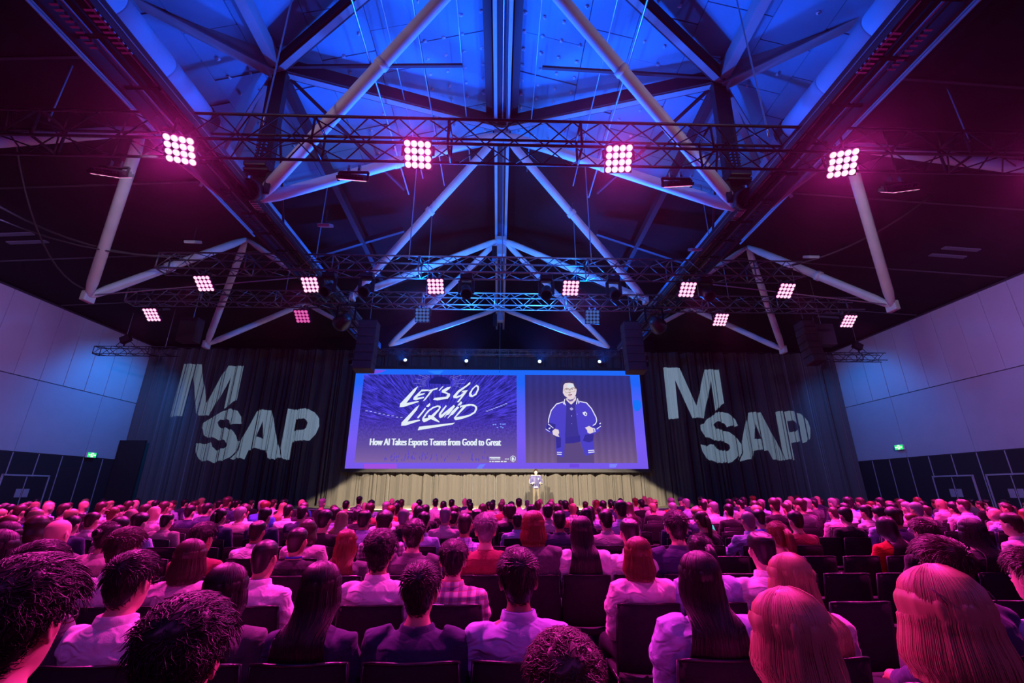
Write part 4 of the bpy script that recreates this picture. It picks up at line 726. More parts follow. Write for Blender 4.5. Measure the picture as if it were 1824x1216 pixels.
# ------------------------------------------------------------------ people
def lathe_rings(rings,n=28,e=.9,y0=0):
    """rings: (z, half width, front, back, y shift) -> closed loft"""
    v=[];f=[]
    for r in rings:
        z,w,fr,bk=r[:4]; sh=r[4] if len(r)>4 else 0
        for k in range(n):
            t=2*math.pi*k/n; s_,c_=math.sin(t),math.cos(t)
            v.append((w*math.copysign(abs(s_)**e,s_), sh+(fr if c_>0 else bk)*math.copysign(abs(c_)**e,c_), z))
    m=len(rings)
    for i in range(m-1):
        for k in range(n):
            k2=(k+1)%n; f.append((i*n+k2,i*n+k,(i+1)*n+k,(i+1)*n+k2))
    f.append(tuple(range(n))); f.append(tuple(range(m*n-1,(m-1)*n-1,-1)))
    return v,f
HZ=[-.02,-.008,.008,.035,.065,.095,.12,.15,.178,.202,.221,.232,.236]
HW=[.050,.050,.050,.060,.067,.0715,.0745,.0765,.0745,.065,.047,.024,.004]
HF=[.034,.070,.088,.092,.093,.094,.094,.093,.085,.068,.044,.020,.003]
HB=[.066,.066,.068,.078,.089,.096,.100,.101,.096,.083,.060,.031,.005]
def hsurf(th,z):
    """skull surface; th=0 faces front"""
    w=np.interp(z,HZ,HW); f_=np.interp(z,HZ,HF); b_=np.interp(z,HZ,HB)
    s_,c_=np.sin(th),np.cos(th); e=.92
    x=w*np.sign(s_)*np.abs(s_)**e; y=np.where(c_>0,f_,b_)*np.sign(c_)*np.abs(c_)**e
    return x,y
def head_geo(n=44,m=36):
    zz=np.concatenate([np.linspace(-.02,.2,m-9),np.array([.209,.216,.222,.227,.230,.233,.235,.2355,.236])])
    th=np.linspace(0,2*np.pi,n,endpoint=False); v=[]
    for z in zz:
        x,y=hsurf(th,np.full(n,z))
        fr=np.clip(np.cos(th),0,1)
        g=lambda cx,cz,sx,sz:np.exp(-((x-cx)/sx)**2-((z-cz)/sz)**2)*(fr>0)
        y=y+.020*g(0,.078,.013,.012)+.013*g(0,.098,.010,.02)+.005*g(0,.128,.03,.010)-.010*(g(.031,.108,.016,.011)+g(-.031,.108,.016,.011))+.007*g(0,.043,.022,.007)-.004*g(0,.026,.02,.007)+.006*g(0,.008,.016,.012)
        y=y+.003*(g(.045,.085,.02,.02)+g(-.045,.085,.02,.02))
        for a,b in zip(x,y): v.append((a,b,z))
    k=len(zz); f=[]
    for i in range(k-1):
        for j in range(n):
            j2=(j+1)%n; f.append((i*n+j2,i*n+j,(i+1)*n+j,(i+1)*n+j2))
    f.append(tuple(range(n))); f.append(tuple(range(k*n-1,(k-1)*n-1,-1)))
    return v,f
def ear(s):
    b=B(); pts=[(s*.0755,.016,.092),(s*.078,.017,.075),(s*.084,-.002,.070),(s*.091,-.014,.085),(s*.094,-.019,.105),(s*.091,-.014,.124),(s*.083,.002,.131),(s*.077,.013,.122)]
    b.tube(pts,[.006,.008,.0075,.006,.006,.006,.006,.005],7)
    b.tube([(s*.074,.002,.10),(s*.086,-.008,.10)],[.026,.020],8)
    return b.v,b.f
def xf(v,M): return [tuple(M@Vector(p)) for p in v]
def hand(b,wr,d,upv,s,L=.088):
    """palm, four fingers of different length and a thumb that leaves the side of the palm"""
    d=Vector(d).normalized(); u=Vector(upv); u=(u-d*u.dot(d)).normalized(); r=d.cross(u)
    wr=Vector(wr)
    b.tube([wr-d*.02,wr+d*.03,wr+d*.07,wr+d*.092],[.024,.033,.038,.034],10,True)
    for i,(off,ln) in enumerate(((-.027,.062),(-.009,.074),(.010,.070),(.027,.055))):
        p=wr+d*.082+r*off
        k1=p+d*ln*.45-u*.010; k2=k1+d*ln*.28-u*.018; k3=k2+d*ln*.12-u*.018
        b.tube([p-d*.02,k1,k2,k3],[.0105,.0098,.009,.007],7)
    p=wr+d*.03-r*s*.026
    b.tube([p,p-r*s*.022+d*.028-u*.006,p-r*s*.026+d*.058-u*.016],[.013,.0115,.009],7)
def remesh(name,bs,vox,dec=1.0,smooth=3):
    v=[];f=[]
    for a,c in bs:
        n=len(v); v+=[tuple(p) for p in a]; f+=[tuple(i+n for i in q) for q in c]
    me=pydata(name,v,f); o=bpy.data.objects.new(name,me); COL.objects.link(o)
    md=o.modifiers.new('r','REMESH'); md.mode='VOXEL'; md.voxel_size=vox
    if smooth: sm_=o.modifiers.new('s','SMOOTH'); sm_.iterations=smooth; sm_.factor=.5
    if dec<1: d=o.modifiers.new('d','DECIMATE'); d.ratio=dec
    dg=bpy.context.evaluated_depsgraph_get(); out=bpy.data.meshes.new_from_object(o.evaluated_get(dg))
    bpy.data.objects.remove(o); bpy.data.meshes.remove(me); out.name=name
    out.polygons.foreach_set('use_smooth',[True]*len(out.polygons)); out.materials.clear(); return out
def displace(me,fn):
    n=len(me.vertices); co=np.empty(n*3); me.vertices.foreach_get('co',co); co=co.reshape(-1,3)
    no=np.array([v.normal[:] for v in me.vertices])
    d=np.array([fn(p,q) for p,q in zip(co,no)])
    co=co+no*d[:,None]; me.vertices.foreach_set('co',co.ravel()); me.update()
NZ=noise.noise
# --- pose skeletons
CH=1.075          # chin height seated
def seated(fem=False,lean=0.0):
    k=.9 if fem else 1.0
    P={}
    P['torso']=[(.44,.165,.10,.135,.0),(.50,.180*(1.05 if fem else 1),.115,.13,.0),(.60,.160*k,.115,.115,-.01),(.72,.160*k,.115,.12,-.02),(.84,.178*k,.115,.13,-.03),(.92,.190*k,.10,.135,-.04),(.97,.182*k,.075,.12,-.045),(1.005,.135*k,.055,.095,-.045),(1.03,.075*k,.045,.068,-.04),(1.075,.056*k,.044,.062,-.03),(1.10,.052*k,.040,.058,-.02)]
    sx=.186*k
    P['arm']=[[Vector((s*sx,-.045,.955)),Vector((s*(sx+.026),-.025,.86)),Vector((s*(sx+.030),.02,.735)),Vector((s*(sx-.005),.15,.66)),Vector((s*.11,.27,.625))] for s in(-1,1)]
    P['armr']=[.060*k,.052*k,.044*k,.038*k,.027*k]
    P['hand']=[(Vector((s*.095,.285,.62)),(-s*.35,.9,-.12),(0,.1,1),s) for s in (-1,1)]
    P['leg']=[[Vector((s*.095,.02,.53)),Vector((s*.115,.25,.535)),Vector((s*.13,.44,.52)),Vector((s*.13,.46,.40)),Vector((s*.128,.43,.22)),Vector((s*.125,.40,.09))] for s in(-1,1)]
    P['legr']=[.095,.082*k,.066,.060,.055,.040]
    P['foot']=[[Vector((s*.125,.37,.05)),Vector((s*.13,.44,.045)),Vector((s*.138,.56,.035))] for s in(-1,1)]
    P['head']=(0,-.02,CH); return P
def standing():
    P={}
    P['torso']=[(.86,.13,.10,.11,0),(.92,.165,.115,.125,0),(1.02,.165,.125,.115,0),(1.14,.165,.125,.11,-.0),(1.26,.18,.12,.12,-.01),(1.36,.195,.105,.125,-.015),(1.42,.185,.08,.11,-.02),(1.455,.135,.055,.085,-.02),(1.48,.075,.045,.066,-.02),(1.52,.056,.044,.06,-.01),(1.55,.052,.04,.056,0)]
    P['arm']=[[Vector((s*.195,-.02,1.405)),Vector((s*.245,-.02,1.29)),Vector((s*.275,-.03,1.15)),Vector((s*.25,.08,1.09)),Vector((s*.20,.20,1.10))] for s in(-1,1)]
    P['armr']=[.062,.054,.046,.040,.028]
    P['hand']=[(Vector((s*.19,.22,1.105)),(-s*.25,.8,.3),(0,-.3,1),s) for s in (-1,1)]
    P['leg']=[[Vector((s*.09,0,.92)),Vector((s*.10,.01,.72)),Vector((s*.11,.015,.50)),Vector((s*.115,.005,.45)),Vector((s*.12,-.01,.28)),Vector((s*.125,-.02,.09))] for s in(-1,1)]
    P['legr']=[.098,.088,.066,.060,.056,.042]
    P['foot']=[[Vector((s*.125,-.05,.05)),Vector((s*.135,.03,.045)),Vector((s*.155,.15,.035))] for s in(-1,1)]
    P['head']=(0,0,1.525); return P
def body(name,P,vox,dec,hs=1.0,hands=True):
    bs=[]
    hv_,hf_=head_geo(); M=Matrix.Translation(P['head'])@Matrix.Scale(hs,4)
    bs.append((xf(hv_,M),hf_))
    for s in(-1,1):
        ev,ef=ear(s); bs.append((xf(ev,M),ef))
    t=[(z,w-.016,f_-.016,b_-.016,sh) if z<1.0*P['head'][2]-.05 else (z,w,f_,b_,sh) for z,w,f_,b_,sh in P['torso']]
    t.append((P['head'][2]+.09*hs,.050,.03,.06,P['head'][1]-.005))
    bs.append(lathe_rings(t,24))
    for a in P['arm']: bs.append(tube(a,[r-.012 if i<4 else r-.002 for i,r in enumerate(P['armr'])],10))
    for l in P['leg']: bs.append(tube(l,[r-.012 for r in P['legr']],10))
    for ft in P['foot']: bs.append(tube(ft,[.034,.038,.024],8))
    if hands:
        for wr,d,u,s in P['hand']:
            b=B(); hand(b,wr,d,u,s); bs.append((b.v,b.f))
    return remesh(name,bs,vox,dec,2)
def trousers(name,P,vox,dec):
    bs=[tube(l,[r+.008 for r in P['legr'][:5]]+[P['legr'][5]+.022],12) for l in P['leg']]
    z0=P['torso'][0][0]
    bs.append(lathe_rings([(z0-.012,P['torso'][0][1]+.008,.115,.145,0),(z0+.06,P['torso'][1][1]+.008,.125,.14,0),(z0+.13,.172,.125,.13,-.005)],20))
    me=remesh(name,bs,vox,dec,3)
    displace(me,lambda p,n:.005*NZ(Vector((p[0]*9,p[1]*16,p[2]*16)))); return me
def shoes(name,P):
    b=B()
    for ft in P['foot']:
        a,m,t=ft
        b.tube([a+Vector((0,-.02,-.002)),a+Vector((0,.03,.012)),m+Vector((0,.02,.008)),t+Vector((0,-.02,.0)),t+Vector((0,.035,-.008))],[.034,.048,.047,.042,.022],10)
    return pydata(name,b.v,b.f,mat('shoe_leather',(.02,.018,.018),.4),True)
def top(name,P,kind,vox,dec,seed=0):
    ia={'shirt':.012,'sweater':.018,'blazer':.022,'blouse':.014,'jacket':.03}[kind]
    T=[]
    hz=P['head'][2]
    for z,w,f_,b_,sh in P['torso']:
        if z>hz-.03: continue
        a=ia*(.75 if z>hz-.08 else 1); T.append((z,w+a,f_+a,b_+a,sh))
    zt_=T[-1]
    bs=[lathe_rings(T,28)]
    ex={'shirt':.012,'sweater':.018,'blazer':.020,'blouse':.026,'jacket':.026}[kind]
    for a in P['arm']:
        a=list(a)
        if kind in('blazer','jacket'): a[0]=a[0]+Vector((math.copysign(.012,a[0].x),0,.022))
        rr=[r+ex for r in P['armr']]
        if kind=='blouse': rr[0]+=.022; rr[1]+=.016; rr[4]+=.0
        sgn=1 if a[0].x>0 else -1
        a0=a[0]+Vector((-sgn*.07,0,.012))
        bs.append(tube([a0]+a,[rr[0]*.8]+rr,14))
    me=remesh(name,bs,vox,dec,4)
    amp={'shirt':.017,'sweater':.010,'blazer':.008,'blouse':.016,'jacket':.010}[kind]
    def w(p,n):
        q=Vector((p[0]*5+seed,p[1]*5,p[2]*13))
        a=NZ(q)+.6*NZ(Vector((p[0]*15+seed,p[1]*11,p[2]*26)))
        side=min(1,abs(p[0])/.16)
        # diagonal pulls from the arm pit, soft back crease
        c=math.sin((p[2]*1.0+abs(p[0])*.9)*70+3*NZ(q*.7))*.5*max(0,side-.5)*2
        return amp*(a*.75+c*.5)
    displace(me,w)
    # collar band
    v=[];f=[]; n=36; hx,hy=.064,.066; y0=P['head'][1]-.016; z0=hz-.055
    if kind in('shirt','blazer','jacket'):
        prof=[(-.004,-.012),(0,.036),(.006,.044),(.016,.040),(.024,.012),(.026,-.006)] if kind=='shirt' else [(.0,-.01),(.004,.026),(.010,.034),(.020,.028),(.034,-.008),(.036,-.022)]
    elif kind=='sweater': prof=[(.0,-.01),(.001,.012),(.007,.018),(.014,.010),(.016,-.012)]
    else: prof=[(.004,-.012),(.008,.008),(.014,.010),(.018,-.012)]
    for k in range(n):
        t=2*math.pi*k/n
        front=max(0,math.cos(t))
        for (dr,dz) in prof:
            v.append(((hx+dr)*math.sin(t),y0+(hy+dr)*math.cos(t)-(.004),z0+dz-.030*front**2))
    m=len(prof)
    for k in range(n):
        k2=(k+1)%n
        for i in range(m-1): f.append((k*m+i,k2*m+i,k2*m+i+1,k*m+i+1))
    bm=bmesh.new(); bm.from_mesh(me)
    vs2=[bm.verts.new(p) for p in v]
    for q in f: bm.faces.new([vs2[i] for i in q])
    bm.normal_update(); bm.to_mesh(me); bm.free()
    me.polygons.foreach_set('use_smooth',[True]*len(me.polygons)); me.update(); return me
# --- hair
HC=np.array([0,-.005,.12])
def sstep(a,b,x): t=np.clip((x-a)/(b-a),0,1); return t*t*(3-2*t)
def hairfield(style,th,z):
    a=np.abs((th+np.pi)%(2*np.pi)-np.pi)          # 0 front .. pi back
    line=np.interp(a,[0,.75,1.15,1.45,1.75,2.1,2.5,3.15],[.186,.182,.150,.098,.118,.045,.022,.016])
    m=sstep(line-.006,line+.014,z)
    topw=sstep(.12,.20,z)
    if style=='s': th_=.007+.017*topw+.006*sstep(1.8,3,a)*sstep(.05,.12,z)*(1-topw)
    elif style=='f': th_=.004+.026*topw+.008*topw*np.clip(np.cos(th),0,1)
    elif style=='z': th_=.005+.003*topw
    elif style=='c': th_=.016+.022*topw+.006*sstep(1.2,2.5,a)*sstep(.05,.12,z)
    elif style=='h':
        xx,yy=hsurf(th,z); dd=np.sqrt(xx**2+(yy+.035)**2+(z-.222)**2); m=m*(1-.97*np.exp(-(dd/.044)**4)); th_=.008+.008*topw
    elif style in('u','p'): th_=.008+.012*topw
    elif style=='k': th_=.014+.010*topw; m=sstep(.12,.135,z+.02*np.cos(th))
    else:
        line2=np.interp(a,[0,.6,.95,1.2,1.6,3.15],[.190,.186,.140,.05,-.02,-.02]); m=sstep(line2-.010,line2+.05,z); th_=.013+.006*topw+.006*sstep(1.2,2,a)
    return m,th_
def shell(style,n,m,amp,freq,seed):
    zz=np.concatenate([np.linspace(-.02,.205,m-8),np.array([.213,.220,.226,.230,.233,.235,.2357,.236])])
    th=np.linspace(0,2*np.pi,n,endpoint=False); v=[]
    for z in zz:
        x,y=hsurf(th,np.full(n,z)); M_,T_=hairfield(style,th,np.full(n,z))
        for k in range(n):
            p=np.array([x[k],y[k],z]); d=p-HC; L_=np.linalg.norm(d); d/=L_
            off=-.012*(1-M_[k])+M_[k]*T_[k]
            if amp:
                if style=='c': q=NZ(Vector(p*freq)+Vector((seed,0,0))); q=q+.6*NZ(Vector(p*freq*2.1))
                elif style in('l','o','p','u'): q=NZ(Vector((th[k]*freq*.22+.3*math.sin(z*9+seed),z*3,seed)))*sstep(.236,.20,z)
                else: q=NZ(Vector((p[0]*freq*1.6,p[1]*freq*.55,p[2]*freq*.6+seed)))+.5*NZ(Vector((p[0]*freq*3,p[1]*freq,p[2]*freq)))
                off+=M_[k]*amp*q
            pp=p+d*off
            v.append(tuple(pp))
    k=len(zz); f=[]
    for i in range(k-1):
        for j in range(n):
            j2=(j+1)%n; f.append((i*n+j2,i*n+j,(i+1)*n+j,(i+1)*n+j2))
    f.append(tuple(range(k*n-1,(k-1)*n-1,-1)))
    return v,f
def fall(n,m,zb,amp,freq,seed,wave=0,bob=False):
    """hair hanging from the head down the neck and back"""
    a=np.linspace(R(62),R(298),n); v=[]
    zs=np.linspace(.19,zb,m)
    for i,z in enumerate(zs):
        u=i/(m-1)
        zc=max(z,.0)
        for k,t in enumerate(a):
            x,y=hsurf(np.array([t]),np.array([max(z,.10)])); x=float(x[0]);y=float(y[0])
            d=np.array([math.sin(t),math.cos(t)])
            off=.019+.006*sstep(.12,.2,z)+.0065*sstep(.19,.165,z)+.010*sstep(.13,.03,z)
            if bob: off+=.012*sstep(.12,.0,z)-.018*sstep(.01,-.03,z)
            X=x+d[0]*off; Y=y+d[1]*off
            if not bob:
                kb=float(sstep(.04,-.10,np.array([z]))[0]); uu=(math.pi-t)/2.06
                Xb=.125*uu*(1+.22*float(sstep(-.08,-.3,np.array([z]))[0])); Yb=-.203+1.3*Xb*Xb+.03*float(sstep(-.16,-.36,np.array([z]))[0])
                X=X*(1-kb)+Xb*kb; Y=Y*(1-kb)+Yb*kb
            q=NZ(Vector((t*freq,z*2+seed,seed)))+.5*NZ(Vector((t*freq*2.3,z*3,seed+4)))
            if wave: q+=wave*math.sin(z*38+2.5*NZ(Vector((t*2.2,seed,0))))
            X+=d[0]*amp*q; Y+=d[1]*amp*q
            zz_=z+ (.03*NZ(Vector((t*5,seed,9)))*u if not bob else .006*NZ(Vector((t*9,seed,2)))*u)
            if not bob: zz_-= -.05*abs((t-math.pi)/2.0)**2*u
            v.append((X,Y,zz_))
    f=[]
    for i in range(m-1):
        for k in range(n-1): f.append((i*n+k,i*n+k+1,(i+1)*n+k+1,(i+1)*n+k))
    # inner wall gives the sheet thickness
    N0=len(v); 
    for i in range(m):
        u=i/(m-1)
        for k in range(n):
            x,y,z=v[i*n+k]; c=np.array([0,-.03]); d=np.array([x,y])-c; L_=np.linalg.norm(d)
            d=d*(1-min(.55,.030/L_)); v.append((d[0]+c[0],d[1]+c[1],z+.002))
    for i in range(m-1):
        for k in range(n-1): f.append((N0+i*n+k+1,N0+i*n+k,N0+(i+1)*n+k,N0+(i+1)*n+k+1))
    for k in range(n-1): i=m-1; f.append((i*n+k,i*n+k+1,N0+i*n+k+1,N0+i*n+k))
    for i in range(m-1):
        f.append((i*n,(i+1)*n,N0+(i+1)*n,N0+i*n)); k=n-1; f.append((i*n+k,N0+i*n+k,N0+(i+1)*n+k,(i+1)*n+k))
    return v,f
def locks(b,style,count,rnd,zb=-.02):
    """fine strands and tufts following the combed direction"""
    for _ in range(count):
        th=rnd.uniform(0,6.283); z=rnd.uniform(.02,.2) if rnd.random()<.5 else .236-.06*rnd.random()**2
        M_,T_=hairfield(style,np.array([th]),np.array([z]))
        if M_[0]<.5: continue
        x,y=hsurf(np.array([th]),np.array([z])); p=np.array([float(x[0]),float(y[0]),z]); d=p-HC; d/=np.linalg.norm(d)
        t_=float(T_[0])
        if True:
            cur=style=='c'
            down=np.array([0,0,-1.0]); fwdv=np.array([.25*math.copysign(1,p[0]),.9,0]); w=float(sstep(.15,.205,np.array([z]))[0])
            g=fwdv*w*(1 if style!='u' and style!='p' else -1)+down*(1-w); g=g+np.array([rnd.gauss(0,.42 if cur else .25),rnd.gauss(0,.42 if cur else .25),rnd.gauss(0,.25 if cur else .12)])
            g-=d*g.dot(d); g/=np.linalg.norm(g)+1e-6
            L_=rnd.uniform(.02,.05)*(1 if z>.14 else .6)
            pts=[]; lift=rnd.random()*(.011 if cur else .010); cw=np.cross(g,d); wa=rnd.uniform(.003,.007) if cur else 0; wp=rnd.uniform(0,6)
            for i in range(5):
                u=i/4; q=p+g*L_*u+cw*wa*math.sin(wp+u*7); dd=q-HC; dd/=np.linalg.norm(dd)
                pts.append(q+dd*(t_*.94+lift*u*(1.2-u)+.001))
            w=rnd.uniform(.0007,.0016); b.tube(pts,[w,w*1.3,w*1.2,w,w*.3],3,False)
def fall_locks(b,v,n,m,count,rnd,style,u0):
    """strands running from the crown over the cap and down the hanging hair"""
    aa=np.linspace(R(62),R(298),n)
    for _ in range(count):
        kf=rnd.uniform(0,n-1.001); k=int(kf); kk=kf-k; th=aa[k]*(1-kk)+aa[k+1]*kk
        pts=[]; o=rnd.uniform(.0,.004); sw=rnd.gauss(0,.05)
        for z in (.2345,.228,.214,.19,.16,.13):
            t_=th+sw*(z-.13)*5; M_,T_=hairfield(style,np.array([t_]),np.array([z])); x,y=hsurf(np.array([t_]),np.array([z]))
            p=np.array([float(x[0]),float(y[0]),z]); d=p-HC; d/=np.linalg.norm(d); pts.append(p+d*(float(T_[0])*max(.2,float(M_[0]))+o*.6+.0045))
        end=rnd.uniform(.55,1)
        for u in np.linspace(u0,end,8):
            i=u*(m-1); ii=min(int(i),m-2); fr=i-ii
            p=np.array(v[ii*n+k])*(1-kk)+np.array(v[ii*n+k+1])*kk; q=np.array(v[(ii+1)*n+k])*(1-kk)+np.array(v[(ii+1)*n+k+1])*kk
            p=p*(1-fr)+q*fr; d=p-np.array([0,-.03,p[2]]); d/=np.linalg.norm(d)+1e-6
            pts.append(p+d*o)
        w=rnd.uniform(.0010,.0024); N_=len(pts)
        b.tube(pts,[w*min(1,.4+.3*i,(N_-i)*.35) for i in range(N_)],3,False)
    for _ in range(count//2):
        # front and side strands swept back from the hairline
        th=rnd.uniform(-1.3,1.3); pts=[]; o=rnd.uniform(0,.003)
        for u in np.linspace(0,1,7):
            z=.236-.05*(u**1.3); t_=th*(1.0+.25*u); M_,T_=hairfield(style,np.array([t_]),np.array([z])); x,y=hsurf(np.array([t_]),np.array([z]))
            if M_[0]<.3 and u>.3: break
            p=np.array([float(x[0]),float(y[0]),z]); d=p-HC; d/=np.linalg.norm(d); pts.append(p+d*(float(T_[0])*float(M_[0])+o+.001))
        if len(pts)>3:
            w=rnd.uniform(.0008,.0018); b.tube(pts,[w]*len(pts),3,False)
def hair_mesh(name,style,hi,seed=0):
    rnd=random.Random(seed+7); b=B()
    n,m=(72,48) if hi else (30,22)
    base={'l':'l','w':'l','o':'l'}.get(style,style)
    amp={'s':.004,'f':.005,'z':.0012,'c':.008,'h':.002,'k':0}.get(style,.003)
    fr={'c':42}.get(style,34)
    if style=='b': return None
    b.add(*shell('l' if base=='l' else style,n,m,amp if hi else amp*.8,fr,seed))
    if style in('l','w','o'):
        N_,M_=(64,34) if hi else (22,12)
        zb={'l':-.36,'w':-.30,'o':-.045}[style]
        v,f=fall(N_,M_,zb,.005 if style!='o' else .004,7.5,seed,.9 if style=='w' else 0,style=='o'); b.add(v,f)
        if hi: fall_locks(b,v,N_,M_,900,rnd,'l',.07/(.19-zb))
    if style=='p':
        pts=[(0,-.095,.17),(0,-.135,.175),(0,-.16,.13),(.008,-.165,.04),(.015,-.15,-.07),(.02,-.14,-.15)]
        b.tube(pts,[.018,.026,.034,.036,.026,.006],14 if hi else 8)
        if hi:
            for _ in range(120):
                a=rnd.uniform(0,6.28); rr=[.018,.026,.034,.036,.026,.008]
                b.tube([(p[0]+r*math.cos(a)*1.02+rnd.gauss(0,.002),p[1]+r*math.sin(a)*1.02,p[2]+(rnd.uniform(-.05,0) if i==5 else 0)) for i,(p,r) in enumerate(zip(pts,rr))],[.001,.003,.003,.003,.0025,.0008],4)
    if style=='u':
        c=np.array([0,-.105,.075 if seed%2 else .16])
        for i in range(7 if hi else 3):
            a=i*.9; q=[]
            for j in range(9):
                t=j/8*5.2+a; r=.030-.0008*j
                q.append(c+np.array([math.cos(t)*r,-.018+.01*math.sin(t*2+a)-.012*(i%3),math.sin(t)*r]))
            b.tube(q,[.004]+[.012]*7+[.004],7)
    if style=='k':
        b.add(*tube([(x_,.085+.055*math.cos(x_*20),.142-.3*x_*x_) for x_ in np.linspace(-.07,.07,7)],[.004,.022,.03,.032,.03,.022,.004],8,True,.12,(0,1,0)))
    if hi and style in('s','f','c','u','p'): locks(b,style,{'s':2600,'f':2600,'c':4200,'u':1200,'p':1200}[style],rnd)
    me=pydata(name,b.v,b.f,None,True); return me
# --- colours
HCOL={'d':(.010,.008,.008),'n':(.045,.024,.015),'r':(.16,.045,.018),'y':(.38,.26,.13),'g':(.22,.21,.21)}
HNAME={'d':'dark','n':'brown','r':'auburn','y':'blonde','g':'grey'}
HM={k:mat('hair_'+HNAME[k],c,.42,0,.5) for k,c in HCOL.items()}
TCOL={'W':(.80,.79,.78),'P':(.62,.46,.50),'Q':(.72,.60,.62),'L':(.42,.45,.72),'D':(.014,.013,.016),'N':(.03,.032,.085),'G':(.10,.095,.105),'R':(.55,.03,.02),'O':(.65,.10,.03),'B':(.05,.12,.55),'T':(.36,.30,.26),'M':(.28,.045,.06),'V':(.045,.035,.09)}
TNAME={'W':'white','P':'pale pink','Q':'cream','L':'pale blue','D':'black','N':'navy','G':'grey','R':'red','O':'orange','B':'royal blue','T':'tan','M':'maroon','V':'dark violet','X':'plaid','F':'leaf print'}
TM={k:mat('cloth_'+TNAME[k].replace(' ','_'),c,.85,0,.15,var=.06,vscale=9,bump=.15,bscale=240,sheen=.15,crease=.9 if k in 'WPQLV' else .5) for k,c in TCOL.items()}
def plaid(name,c0,c1,c2,s):
    m=bpy.data.materials.new(name); m.use_nodes=True; nt=m.node_tree; N=nt.nodes; L=nt.links; b=N['Principled BSDF']; b.inputs['Roughness'].default_value=.85
    tc=N.new('ShaderNodeTexCoord'); sp=N.new('ShaderNodeSeparateXYZ'); L.new(tc.outputs['Object'],sp.inputs[0])
    def band(ax,sc_,th):
        a=N.new('ShaderNodeMath'); a.operation='MULTIPLY'; a.inputs[1].default_value=sc_; L.new(sp.outputs[ax],a.inputs[0])
        f=N.new('ShaderNodeMath'); f.operation='FRACT'; L.new(a.outputs[0],f.inputs[0])
        g=N.new('ShaderNodeMath'); g.operation='LESS_THAN'; g.inputs[1].default_value=th; L.new(f.outputs[0],g.inputs[0]); return g.outputs[0]
    def mixc(fac,a,bc):
        x=N.new('ShaderNodeMix'); x.data_type='RGBA'; L.new(fac,x.inputs[0])
        if isinstance(a,tuple): x.inputs[6].default_value=(*a,1)
        else: L.new(a,x.inputs[6])
        x.inputs[7].default_value=(*bc,1); return x.outputs[2]
    def half(ax,sc_,th,a,bc):
        g=band(ax,sc_,th); k=N.new('ShaderNodeMath'); k.operation='MULTIPLY'; k.inputs[1].default_value=.6; L.new(g,k.inputs[0]); return mixc(k.outputs[0],a,bc)
    c=half('X',s,.45,c0,c1); c=half('Z',s,.45,c,c1); c=half('X',s*2,.12,c,c2); c=half('Z',s*2,.12,c,c2)
    L.new(c,b.inputs['Base Color']); return m
TM['X']=plaid('cloth_plaid',(.75,.66,.66),(.06,.05,.14),(.6,.08,.08),17)
XM=[TM['X'],plaid('cloth_check',(.8,.76,.78),(.05,.03,.07),(.3,.2,.3),22),plaid('cloth_blue_plaid',(.42,.45,.7),(.05,.06,.25),(.7,.7,.8),19)]
def leafprint():
    m=bpy.data.materials.new('cloth_leaf_print'); m.use_nodes=True; nt=m.node_tree; N=nt.nodes; L=nt.links; b=N['Principled BSDF']; b.inputs['Roughness'].default_value=.85
    tc=N.new('ShaderNodeTexCoord'); v=N.new('ShaderNodeTexVoronoi'); v.inputs['Scale'].default_value=11; v.feature='F1'; L.new(tc.outputs['Object'],v.inputs['Vector'])
    w=N.new('ShaderNodeTexWave'); w.inputs['Scale'].default_value=26; w.inputs['Distortion'].default_value=0
    ad=N.new('ShaderNodeVectorMath'); ad.operation='MULTIPLY_ADD'; ad.inputs[1].default_value=(.5,.5,.5); L.new(v.outputs['Color'],ad.inputs[0]); L.new(tc.outputs['Object'],ad.inputs[2])
    vr=N.new('ShaderNodeVectorRotate'); vr.rotation_type='Y_AXIS'; ml=N.new('ShaderNodeMath'); ml.operation='MULTIPLY'; ml.inputs[1].default_value=6.28
    sc_=N.new('ShaderNodeSeparateColor'); L.new(v.outputs['Color'],sc_.inputs[0]); L.new(sc_.outputs[0],ml.inputs[0]); L.new(ml.outputs[0],vr.inputs['Angle']); L.new(tc.outputs['Object'],vr.inputs['Vector']); L.new(vr.outputs[0],w.inputs['Vector'])
    cr=N.new('ShaderNodeValToRGB'); cr.color_ramp.elements[0].position=.38; cr.color_ramp.elements[1].position=.5; cr.color_ramp.elements[0].color=(.05,.04,.06,1); cr.color_ramp.elements[1].color=(.78,.74,.74,1); L.new(w.outputs['Color'],cr.inputs[0])
    g=N.new('ShaderNodeMath'); g.operation='LESS_THAN'; g.inputs[1].default_value=.62; L.new(v.outputs['Distance'],g.inputs[0])
    mx=N.new('ShaderNodeMix'); mx.data_type='RGBA'; L.new(g.outputs[0],mx.inputs[0]); mx.inputs[6].default_value=(.05,.04,.06,1); L.new(cr.outputs[0],mx.inputs[7]); L.new(mx.outputs[2],b.inputs['Base Color']); return m
TM['F']=leafprint()
SKIN=[mat('skin_%d'%i,c,.5,0,.35) for i,c in enumerate(((.58,.33,.24),(.66,.42,.32),(.45,.26,.17),(.30,.16,.10)))]
TROU=[mat('trouser_%d'%i,c,.85,0,.1) for i,c in enumerate(((.02,.02,.025),(.04,.045,.10),(.12,.115,.12)))]
LANB=mat('lanyard_blue',(.03,.05,.42),.6); LANR=mat('lanyard_red',(.65,.02,.03),.6)
GLS=mat('spectacle_frame',(.10,.08,.09),.25,.3)
